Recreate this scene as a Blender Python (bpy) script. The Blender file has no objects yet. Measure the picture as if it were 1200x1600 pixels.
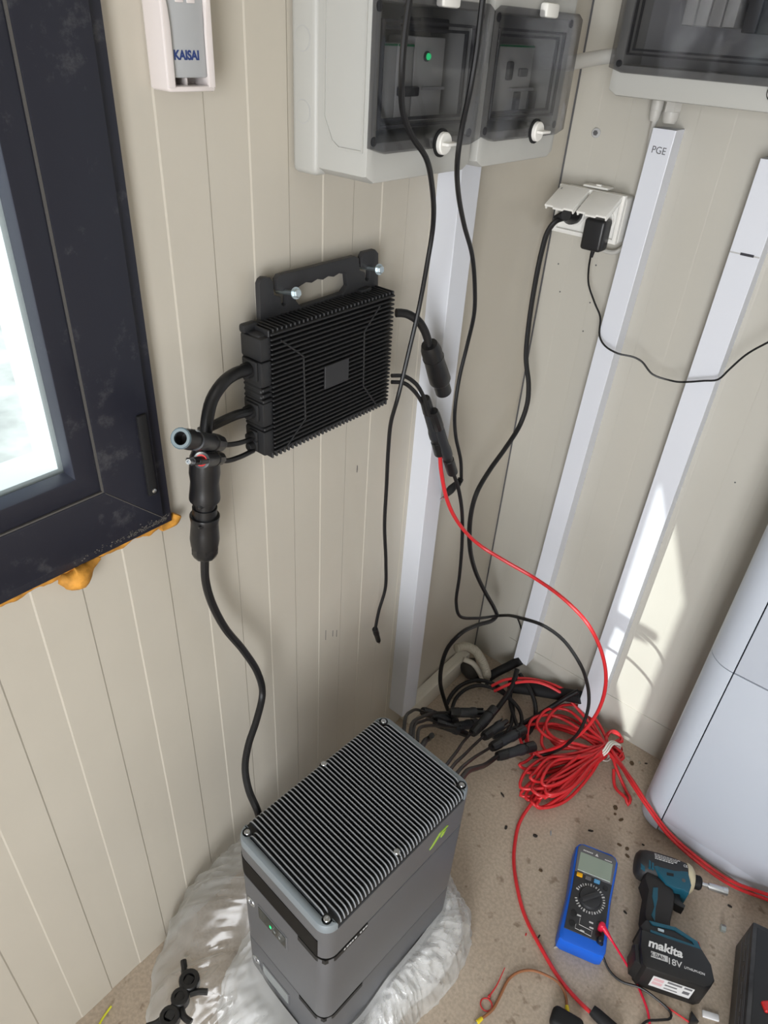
import bpy, bmesh, math, random
from mathutils import Vector, Matrix, Euler, noise
random.seed(7)
SC = bpy.context.scene
COL = SC.collection
R = math.radians

# ------------------------------------------------------------ camera, world, sun, daylight, exposure
cam_d = bpy.data.cameras.new('camera')
cam = bpy.data.objects.new('camera', cam_d); COL.objects.link(cam)
cam.location = (0.6882, -1.3691, 1.5)
cam.rotation_euler = (R(55.326), R(-3.3625), R(40.163))
cam_d.sensor_fit = 'VERTICAL'; cam_d.sensor_height = 32.0; cam_d.lens = 1104.5 / 1600 * 32.0
cam_d.clip_start = 0.02
SC.camera = cam

W = bpy.data.worlds.new('sky'); SC.world = W; W.use_nodes = True
bgn = W.node_tree.nodes['Background']
bgn.inputs[0].default_value = (0.72, 0.86, 1.0, 1); bgn.inputs[1].default_value = 1.3

sun_d = bpy.data.lights.new('sun', 'SUN'); sun_d.energy = 7.5; sun_d.angle = R(0.6); sun_d.color = (0.98, 1.0, 0.97)
sun = bpy.data.objects.new('sun', sun_d); COL.objects.link(sun)
sun.rotation_euler = Vector((0.34, 1.0, -0.78)).to_track_quat('-Z', 'Y').to_euler()

def area(name, loc, aim, sx, sy, power, col):
    d = bpy.data.lights.new(name, 'AREA'); d.shape = 'RECTANGLE'; d.size = sx; d.size_y = sy; d.energy = power; d.color = col
    o = bpy.data.objects.new(name, d); COL.objects.link(o); o.location = loc
    o.rotation_euler = (Vector(aim) - Vector(loc)).to_track_quat('-Z', 'Y').to_euler()
    return o
# daylight entering through the open doorway in the wall behind the camera
area('doorway_daylight', (1.55, -3.08, 1.0), (0.5, 0.0, 0.9), 0.95, 1.95, 46.0, (0.97, 0.98, 1.0)).data.spread = R(135)

VS = SC.view_settings
SC.display_settings.display_device = 'sRGB'
VS.view_transform = 'Standard'; VS.look = 'None'; VS.exposure = 0.0; VS.gamma = 1.0; VS.use_curve_mapping = False

# ------------------------------------------------------------ materials
MAT = {}
def lin(r, g, b):
    f = lambda c: (c/255/12.92) if c/255 <= 0.04045 else ((c/255+0.055)/1.055)**2.4
    return (f(r), f(g), f(b), 1)
def mat(name, col, rough=0.5, metal=0.0, var=0.0, vscale=20.0, bump=0.0, bscale=200.0, spec=0.5, col2=None, coat=0.0, trans=0.0):
    m = bpy.data.materials.new(name); m.use_nodes = True
    nt = m.node_tree; b = nt.nodes['Principled BSDF']
    b.inputs['Base Color'].default_value = col; b.inputs['Roughness'].default_value = rough
    b.inputs['Metallic'].default_value = metal; b.inputs['Specular IOR Level'].default_value = spec
    if coat: b.inputs['Coat Weight'].default_value = coat
    if trans: b.inputs['Transmission Weight'].default_value = trans
    tc = nt.nodes.new('ShaderNodeTexCoord')
    if var > 0:
        n = nt.nodes.new('ShaderNodeTexNoise'); n.inputs['Scale'].default_value = vscale; n.inputs['Detail'].default_value = 6
        nt.links.new(tc.outputs['Object'], n.inputs['Vector'])
        rp = nt.nodes.new('ShaderNodeValToRGB')
        c2 = col2 if col2 else tuple(c*(1-var) for c in col[:3])+(1,)
        rp.color_ramp.elements[0].position = 0.35; rp.color_ramp.elements[0].color = c2
        rp.color_ramp.elements[1].position = 0.65; rp.color_ramp.elements[1].color = col
        nt.links.new(n.outputs['Fac'], rp.inputs[0]); nt.links.new(rp.outputs[0], b.inputs['Base Color'])
    if bump > 0:
        n2 = nt.nodes.new('ShaderNodeTexNoise'); n2.inputs['Scale'].default_value = bscale; n2.inputs['Detail'].default_value = 4
        nt.links.new(tc.outputs['Object'], n2.inputs['Vector'])
        bp = nt.nodes.new('ShaderNodeBump'); bp.inputs['Strength'].default_value = bump; bp.inputs['Distance'].default_value = 0.002
        nt.links.new(n2.outputs['Fac'], bp.inputs['Height']); nt.links.new(bp.outputs[0], b.inputs['Normal'])
    MAT[name] = m
    return m
mat('wall_paint', (0.535, 0.497, 0.425, 1), 0.33, var=0.06, vscale=3.0, spec=0.45)
mat('wall_paint2', (0.490, 0.470, 0.418, 1), 0.33, var=0.05, vscale=3.0, spec=0.45)
mat('trunk_white', (0.66, 0.68, 0.735, 1), 0.35)
mat('trunk_cream', (0.74, 0.70, 0.61, 1), 0.45)
mat('ceiling_white', (0.75, 0.73, 0.68, 1), 0.6, var=0.04)
mat('enclosure', (0.45, 0.45, 0.425, 1), 0.42)
mat('enclosure_dark', (0.09, 0.09, 0.095, 1), 0.5)
mat('module_white', (0.62, 0.62, 0.60, 1), 0.5)
mat('cover_plate', (0.44, 0.44, 0.44, 1), 0.5)
mat('appliance', (0.50, 0.54, 0.61, 1), 0.32, spec=0.5)
mat('socket_white', (0.80, 0.79, 0.75, 1), 0.4)
mat('holder_white', (0.74, 0.68, 0.66, 1), 0.22, coat=0.3)
mat('remote_grey', (0.42, 0.43, 0.44, 1), 0.45)
mat('text_blue', (0.02, 0.045, 0.18, 1), 0.5)
mat('black_plastic', (0.012, 0.012, 0.013, 1), 0.38)
mat('black_cable', (0.009, 0.009, 0.010, 1), 0.42, spec=0.4)
mat('black_rubber', (0.012, 0.012, 0.013, 1), 0.65, spec=0.3)
mat('connector', (0.010, 0.010, 0.011, 1), 0.34, spec=0.45)
mat('connector_grey', (0.019, 0.021, 0.025, 1), 0.38)
mat('cap_blue', (0.06, 0.085, 0.10, 1), 0.5)
mat('inverter', (0.014, 0.0145, 0.016, 1), 0.5, bump=0.15, bscale=900)
mat('inverter_plate', (0.022, 0.022, 0.024, 1), 0.5)
mat('window_frame', (0.016, 0.017, 0.027, 1), 0.42, spec=0.4)
def dusty(m):
    nt = m.node_tree; b = nt.nodes['Principled BSDF']; tc = nt.nodes.new('ShaderNodeTexCoord')
    n = nt.nodes.new('ShaderNodeTexNoise'); n.inputs['Scale'].default_value = 22; n.inputs['Detail'].default_value = 9; n.inputs['Roughness'].default_value = 0.72
    nt.links.new(tc.outputs['Object'], n.inputs['Vector']); rp = nt.nodes.new('ShaderNodeValToRGB')
    rp.color_ramp.elements[0].position = 0.56; rp.color_ramp.elements[0].color = (0.016, 0.017, 0.027, 1)
    rp.color_ramp.elements[1].position = 0.80; rp.color_ramp.elements[1].color = (0.10, 0.10, 0.105, 1)
    nt.links.new(n.outputs['Fac'], rp.inputs[0]); nt.links.new(rp.outputs[0], b.inputs['Base Color'])
dusty(MAT['window_frame'])
mat('window_dust', (0.12, 0.11, 0.10, 1), 0.9)
mat('bead_line', (0.085, 0.08, 0.075, 1), 0.8)
mat('outer_sill', (0.48, 0.52, 0.54, 1), 0.5)
mat('foam_orange', (0.72, 0.33, 0.045, 1), 0.75, var=0.45, vscale=60, bump=0.6, bscale=120)
mat('foam_edge', (0.50, 0.34, 0.12, 1), 0.85, var=0.5, vscale=90, bump=0.6, bscale=200)
mat('steel', (0.62, 0.64, 0.66, 1), 0.28, 1.0)
mat('zinc', (0.55, 0.63, 0.66, 1), 0.32, 0.9)
mat('red_cable', (0.64, 0.026, 0.032, 1), 0.36)
mat('red_lead', (0.70, 0.012, 0.05, 1), 0.38)
mat('red_plastic', (0.55, 0.02, 0.02, 1), 0.45)
mat('tie_white', (0.72, 0.70, 0.64, 1), 0.5)
mat('corrugated', (0.40, 0.37, 0.30, 1), 0.5)
mat('pipe_white', (0.62, 0.58, 0.50, 1), 0.45)
mat('grey_pvc', (0.48, 0.47, 0.44, 1), 0.45)
mat('box_grey', (0.135, 0.138, 0.147, 1), 0.42, 0.35, bump=0.06, bscale=1500)
mat('lid_rim', (0.26, 0.30, 0.33, 1), 0.42, 0.35, bump=0.05, bscale=1500)
mat('lid_field', (0.012, 0.013, 0.014, 1), 0.55)
mat('fin_metal', (0.020, 0.022, 0.025, 1), 0.5)
mat('fin_edge', (0.40, 0.42, 0.45, 1), 0.4, 0.2)
mat('strip_black', (0.009, 0.008, 0.007, 1), 0.6, spec=0.12)
mat('gap_black', (0.006, 0.006, 0.006, 1), 0.6)
mat('screen_dark', (0.010, 0.016, 0.016, 1), 0.08)
mat('screen_grey', (0.22, 0.24, 0.24, 1), 0.15)
mat('logo_green', (0.30, 0.46, 0.05, 1), 0.5)
mat('cushion', (0.80, 0.81, 0.82, 1), 0.42, spec=0.5)
mat('meter_blue', (0.003, 0.11, 0.62, 1), 0.35)
mat('meter_face', (0.028, 0.029, 0.032, 1), 0.45)
mat('meter_grey', (0.13, 0.13, 0.14, 1), 0.45)
mat('lcd', (0.30, 0.36, 0.30, 1), 0.25)
mat('yellow', (0.85, 0.42, 0.0, 1), 0.45)
mat('light_blue', (0.12, 0.38, 0.68, 1), 0.45)
mat('print_white', (0.62, 0.62, 0.62, 1), 0.6)
mat('print_bright', (0.80, 0.80, 0.80, 1), 0.6)
mat('teal', (0.006, 0.085, 0.135, 1), 0.42)
mat('driver_black', (0.018, 0.018, 0.020, 1), 0.55)
mat('driver_rubber', (0.022, 0.020, 0.020, 1), 0.7)
mat('battery_black', (0.011, 0.011, 0.012, 1), 0.4)
mat('ring_cream', (0.62, 0.55, 0.38, 1), 0.5)
mat('label_pink', (0.62, 0.40, 0.42, 1), 0.5)
mat('brown_wire', (0.30, 0.12, 0.05, 1), 0.5)
mat('ferrule', (0.80, 0.62, 0.02, 1), 0.4)
mat('yellow_green', (0.62, 0.62, 0.03, 1), 0.4)
mat('scuffed_black', (0.013, 0.013, 0.015, 1), 0.42, var=1.0, vscale=26, col2=(0.055, 0.055, 0.057, 1))
mat('scrap_dark', (0.03, 0.026, 0.022, 1), 0.8)
mat('scrap_brown', (0.10, 0.065, 0.035, 1), 0.9)
mat('scrap_red', (0.55, 0.03, 0.03, 1), 0.5)
mat('ink', (0.03, 0.03, 0.04, 1), 0.7)
mat('pencil', (0.10, 0.10, 0.11, 1), 0.8)
mat('green_stripe', (0.02, 0.22, 0.09, 1), 0.5)
mat('ground', (0.50, 0.51, 0.48, 1), 0.9, var=0.35, vscale=5)
mat('ground_slab', (0.30, 0.33, 0.36, 1), 0.9, var=0.2, vscale=9)

def led(name, col, s):
    m = bpy.data.materials.new(name); m.use_nodes = True
    b = m.node_tree.nodes['Principled BSDF']; b.inputs['Base Color'].default_value = col
    b.inputs['Emission Color'].default_value = col; b.inputs['Emission Strength'].default_value = s; MAT[name] = m
led('led_green', (0.02, 0.55, 0.18, 1), 1.5)

def smoked(name, tint, gloss):
    m = bpy.data.materials.new(name); m.use_nodes = True; nt = m.node_tree
    for n in list(nt.nodes): nt.nodes.remove(n)
    out = nt.nodes.new('ShaderNodeOutputMaterial'); mix = nt.nodes.new('ShaderNodeMixShader')
    tr = nt.nodes.new('ShaderNodeBsdfTransparent'); tr.inputs[0].default_value = tint
    gl = nt.nodes.new('ShaderNodeBsdfGlossy'); gl.inputs['Roughness'].default_value = gloss
    lwn = nt.nodes.new('ShaderNodeLayerWeight'); lwn.inputs['Blend'].default_value = 0.5
    pw = nt.nodes.new('ShaderNodeMath'); pw.operation = 'POWER'; pw.inputs[1].default_value = 4.0
    ma = nt.nodes.new('ShaderNodeMath'); ma.operation = 'MULTIPLY_ADD'; ma.inputs[1].default_value = 0.5; ma.inputs[2].default_value = 0.04
    nt.links.new(lwn.outputs['Facing'], pw.inputs[0]); nt.links.new(pw.outputs[0], ma.inputs[0])
    nt.links.new(ma.outputs[0], mix.inputs[0]); nt.links.new(tr.outputs[0], mix.inputs[1]); nt.links.new(gl.outputs[0], mix.inputs[2])
    nt.links.new(mix.outputs[0], out.inputs[0]); MAT[name] = m
smoked('smoked', (0.68, 0.68, 0.69, 1), 0.06)
smoked('glass', (0.97, 0.985, 0.98, 1), 0.02)

def film_mat():
    m = bpy.data.materials.new('clear_film'); m.use_nodes = True; nt = m.node_tree
    for n in list(nt.nodes): nt.nodes.remove(n)
    out = nt.nodes.new('ShaderNodeOutputMaterial')
    tr = nt.nodes.new('ShaderNodeBsdfTransparent'); tr.inputs[0].default_value = (0.97, 0.97, 0.97, 1)
    df = nt.nodes.new('ShaderNodeBsdfDiffuse'); df.inputs[0].default_value = (0.75, 0.75, 0.73, 1)
    tl = nt.nodes.new('ShaderNodeBsdfTranslucent'); tl.inputs[0].default_value = (0.75, 0.75, 0.73, 1)
    gl = nt.nodes.new('ShaderNodeBsdfGlossy'); gl.inputs['Roughness'].default_value = 0.22
    a = nt.nodes.new('ShaderNodeMixShader'); a.inputs[0].default_value = 0.5
    nt.links.new(df.outputs[0], a.inputs[1]); nt.links.new(tl.outputs[0], a.inputs[2])
    lw = nt.nodes.new('ShaderNodeLayerWeight'); lw.inputs['Blend'].default_value = 0.35
    mp = nt.nodes.new('ShaderNodeMapRange'); mp.inputs['To Min'].default_value = 0.22; mp.inputs['To Max'].default_value = 0.95
    nt.links.new(lw.outputs['Facing'], mp.inputs['Value'])
    b = nt.nodes.new('ShaderNodeMixShader'); nt.links.new(mp.outputs[0], b.inputs[0])
    nt.links.new(tr.outputs[0], b.inputs[1]); nt.links.new(a.outputs[0], b.inputs[2])
    c = nt.nodes.new('ShaderNodeMixShader'); c.inputs[0].default_value = 0.05
    nt.links.new(b.outputs[0], c.inputs[1]); nt.links.new(gl.outputs[0], c.inputs[2])
    nt.links.new(c.outputs[0], out.inputs[0]); MAT['clear_film'] = m
film_mat()

def floor_mat():
    m = bpy.data.materials.new('floor_board'); m.use_nodes = True; nt = m.node_tree; b = nt.nodes['Principled BSDF']
    tc = nt.nodes.new('ShaderNodeTexCoord')
    n1 = nt.nodes.new('ShaderNodeTexNoise'); n1.inputs['Scale'].default_value = 5; n1.inputs['Detail'].default_value = 8; n1.inputs['Roughness'].default_value = 0.65
    n2 = nt.nodes.new('ShaderNodeTexNoise'); n2.inputs['Scale'].default_value = 160; n2.inputs['Detail'].default_value = 3
    n3 = nt.nodes.new('ShaderNodeTexNoise'); n3.inputs['Scale'].default_value = 38; n3.inputs['Detail'].default_value = 4
    for n in (n1, n2, n3): nt.links.new(tc.outputs['Object'], n.inputs['Vector'])
    r1 = nt.nodes.new('ShaderNodeValToRGB')
    r1.color_ramp.elements[0].position = 0.3; r1.color_ramp.elements[0].color = (0.455, 0.37, 0.285, 1)
    r1.color_ramp.elements[1].position = 0.7; r1.color_ramp.elements[1].color = (0.51, 0.425, 0.335, 1)
    nt.links.new(n1.outputs['Fac'], r1.inputs[0])
    r2 = nt.nodes.new('ShaderNodeValToRGB')
    r2.color_ramp.elements[0].position = 0.40; r2.color_ramp.elements[0].color = (0.89, 0.89, 0.89, 1)
    r2.color_ramp.elements[1].position = 0.62; r2.color_ramp.elements[1].color = (1.06, 1.06, 1.06, 1)
    nt.links.new(n2.outputs['Fac'], r2.inputs[0])
    r3 = nt.nodes.new('ShaderNodeValToRGB')
    r3.color_ramp.elements[0].position = 0.30; r3.color_ramp.elements[0].color = (0.62, 0.58, 0.54, 1)
    r3.color_ramp.elements[1].position = 0.38; r3.color_ramp.elements[1].color = (1, 1, 1, 1)
    nt.links.new(n3.outputs['Fac'], r3.inputs[0])
    def mul(a, c):
        mx = nt.nodes.new('ShaderNodeMix'); mx.data_type = 'RGBA'; mx.blend_type = 'MULTIPLY'; mx.inputs[0].default_value = 1
        nt.links.new(a, mx.inputs[6]); nt.links.new(c, mx.inputs[7]); return mx.outputs[2]
    nt.links.new(mul(mul(r1.outputs[0], r2.outputs[0]), r3.outputs[0]), b.inputs['Base Color'])
    b.inputs['Roughness'].default_value = 0.6
    bp = nt.nodes.new('ShaderNodeBump'); bp.inputs['Strength'].default_value = 0.15; bp.inputs['Distance'].default_value = 0.001
    nt.links.new(n2.outputs['Fac'], bp.inputs['Height']); nt.links.new(bp.outputs[0], b.inputs['Normal'])
    MAT['floor_board'] = m
floor_mat()

# ------------------------------------------------------------ mesh helpers
def cr(pts, step):
    P = [Vector(p) for p in pts]; n = len(P)
    if n < 3:
        k = max(2, int((P[1]-P[0]).length/step)+1)
        return [P[0].lerp(P[1], i/(k-1)) for i in range(k)]
    out = []
    for i in range(n-1):
        p0 = P[i-1] if i else P[0]*2-P[1]; p1 = P[i]; p2 = P[i+1]; p3 = P[i+2] if i+2 < n else P[-1]*2-P[-2]
        a = max((p1-p0).length, 1e-5)**.5; b = max((p2-p1).length, 1e-5)**.5; c = max((p3-p2).length, 1e-5)**.5
        m1 = ((p1-p0)/a-(p2-p0)/(a+b)+(p2-p1)/b)*b; m2 = ((p2-p1)/b-(p3-p1)/(b+c)+(p3-p2)/c)*b
        k = max(2, int((p2-p1).length/step)+1)
        for j in range(k):
            t = j/k; t2 = t*t; t3 = t2*t
            out.append(p1*(2*t3-3*t2+1)+m1*(t3-2*t2+t)+p2*(3*t2-2*t3)+m2*(t3-t2))
    out.append(P[-1])
    return out

class MB:
    def __init__(s): s.bm = bmesh.new()
    def box(s, c, size, bev=0.0, seg=2, rot=None):
        t = bmesh.new(); bmesh.ops.create_cube(t, size=1.0)
        for v in t.verts: v.co = Vector((v.co.x*size[0], v.co.y*size[1], v.co.z*size[2]))
        if bev > 0: bmesh.ops.bevel(t, geom=list(t.edges), offset=bev, segments=seg, profile=0.5, affect='EDGES')
        Mx = Matrix.Translation(c) @ (rot if rot else Matrix())
        s._merge(t, Mx); return s
    def _merge(s, t, Mx=None):
        if Mx is not None: t.transform(Mx)
        me = bpy.data.meshes.new('tmp'); t.to_mesh(me); t.free(); s.bm.from_mesh(me); bpy.data.meshes.remove(me)
    def ring(s, c, nrm, up, r, n, sq=1.0):
        a = up; b = nrm.cross(up)
        return [s.bm.verts.new(c+(a*math.cos(2*math.pi*i/n)+b*math.sin(2*math.pi*i/n)*sq)*r) for i in range(n)]
    def bridge(s, A, B):
        n = len(A)
        for i in range(n): s.bm.faces.new((A[i], A[(i+1) % n], B[(i+1) % n], B[i]))
    def lathe(s, p0, p1, prof, n=18, sq=1.0, up=None, cap=True):
        p0 = Vector(p0); d = (Vector(p1)-p0); d.normalize()
        if up is None: up = Vector((0, 0, 1)) if abs(d.z) < 0.9 else Vector((1, 0, 0))
        up = Vector(up); up = (up-d*up.dot(d)).normalized()
        rings = [s.ring(p0+d*t, d, up, max(r, 1e-5), n, sq) for t, r in prof]
        for A, B in zip(rings, rings[1:]): s.bridge(A, B)
        if cap:
            s.bm.faces.new(rings[0][::-1]); s.bm.faces.new(rings[-1])
        return s
    def cyl(s, p0, p1, r, n=16):
        L = (Vector(p1)-Vector(p0)).length; return s.lathe(p0, p1, [(0, r), (L, r)], n)
    def tube(s, pts, r, n=8, step=0.008, raw=False, rf=None):
        P = [Vector(p) for p in pts] if raw else cr(pts, step)
        Q = [P[0]]
        for p in P[1:]:
            if (p-Q[-1]).length > 1e-5: Q.append(p)
        P = Q; rings = []; up = None
        for i, p in enumerate(P):
            d = (P[min(i+1, len(P)-1)]-P[max(i-1, 0)]).normalized()
            if up is None:
                up = Vector((0, 0, 1)) if abs(d.z) < 0.9 else Vector((1, 0, 0))
            up = up-d*up.dot(d)
            if up.length < 1e-4: up = Vector((0.3, 1, 0.2)); up = up-d*up.dot(d)
            up.normalize()
            rings.append(s.ring(p, d, up, r if rf is None else rf(i), n))
        for A, B in zip(rings, rings[1:]): s.bridge(A, B)
        s.bm.faces.new(rings[0][::-1]); s.bm.faces.new(rings[-1])
        return s
    def shape(s, outer, z0, z1, holes=(), Mx=None, bev=0.0):
        t = bmesh.new(); es = []
        for loop in [outer]+list(holes):
            vs = [t.verts.new((x, y, z0)) for x, y in loop]
            es += [t.edges.new((vs[i], vs[(i+1) % len(vs)])) for i in range(len(vs))]
        bmesh.ops.triangle_fill(t, use_beauty=True, use_dissolve=False, edges=es)
        bmesh.ops.recalc_face_normals(t, faces=t.faces)
        if t.faces and sum(f.normal.z*f.calc_area() for f in t.faces) > 0: bmesh.ops.reverse_faces(t, faces=t.faces)
        r = bmesh.ops.extrude_face_region(t, geom=list(t.faces))
        for v in [g for g in r['geom'] if isinstance(g, bmesh.types.BMVert)]: v.co.z = z1
        bmesh.ops.recalc_face_normals(t, faces=t.faces)
        if bev > 0:
            ed = [e for e in t.edges if len(e.link_faces) == 2 and abs(e.verts[0].co.z-z1) < 1e-6 and abs(e.verts[1].co.z-z1) < 1e-6 and e.calc_face_angle(0) > 0.7]
            bmesh.ops.bevel(t, geom=ed, offset=bev, segments=2, profile=0.5, affect='EDGES')
        s._merge(t, Mx); return s
    def quad(s, a, b, c, d):
        s.bm.faces.new([s.bm.verts.new(p) for p in (a, b, c, d)]); return s
    def build(s, name, m, parent=None, smooth=True, mw=None, ang=35):
        me = bpy.data.meshes.new(name); s.bm.normal_update(); s.bm.to_mesh(me); s.bm.free()
        me.materials.append(MAT[m])
        if smooth:
            me.polygons.foreach_set('use_smooth', [True]*len(me.polygons)); me.set_sharp_from_angle(angle=R(ang))
        o = bpy.data.objects.new(name, me); COL.objects.link(o)
        if parent: o.parent = parent
        if mw is not None: o.matrix_world = mw
        return o

def tag(o, label, cat, group=None):
    o['label'] = label; o['category'] = cat
    if group: o['group'] = group
    return o
def thing(name, label, cat, mw=None, group=None):
    o = bpy.data.objects.new(name, None); COL.objects.link(o); o.empty_display_size = 0.02
    if mw is not None: o.matrix_world = mw
    return tag(o, label, cat, group)
def struct(o): o['kind'] = 'structure'; return o
def on_left(y, z, x=0.0):      # wall_left frame: local X along the wall to the corner, Y up, Z into the room
    return Matrix(((0, 0, 1, x), (1, 0, 0, y), (0, 1, 0, z), (0, 0, 0, 1)))
def on_right(x, z, y=0.0):     # wall_right frame: local X along the wall away from the corner, Y up, Z into the room
    return Matrix(((1, 0, 0, x), (0, 0, -1, y), (0, 1, 0, z), (0, 0, 0, 1)))
def on_floor(x, y, z=0, a=0): return Matrix.Translation((x, y, z)) @ Matrix.Rotation(R(a), 4, 'Z')
def text(body, size, name, m, parent, Mx, depth=0.0002, align='LEFT', shear=0.0, sx=1.0, bold=0.0):
    c = bpy.data.curves.new('tmp_text', 'FONT'); c.body = body; c.size = size; c.extrude = depth; c.align_x = align; c.shear = shear; c.offset = bold
    o = bpy.data.objects.new('tmp_text', c); COL.objects.link(o)
    dg = bpy.context.evaluated_depsgraph_get(); me = bpy.data.meshes.new_from_object(o.evaluated_get(dg))
    bpy.data.objects.remove(o); bpy.data.curves.remove(c)
    me.transform(Mx @ Matrix.Diagonal((sx, 1, 1, 1))); me.materials.clear(); me.materials.append(MAT[m])
    ob = bpy.data.objects.new(name, me); COL.objects.link(ob); ob.parent = parent
    return ob
T = Matrix.Translation
def child(o, parent): o.parent = parent; return o
def share(me, name, parent, loc, rot=None):
    o = bpy.data.objects.new(name, me); COL.objects.link(o); o.parent = parent; o.location = loc
    if rot: o.rotation_euler = rot
    return o
def cable(key, name, r, m, label, cat='cable', group=None, n=8):
    return tag(MB().tube(CAB[key], r, n).build(name, m), label, cat, group)

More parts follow.
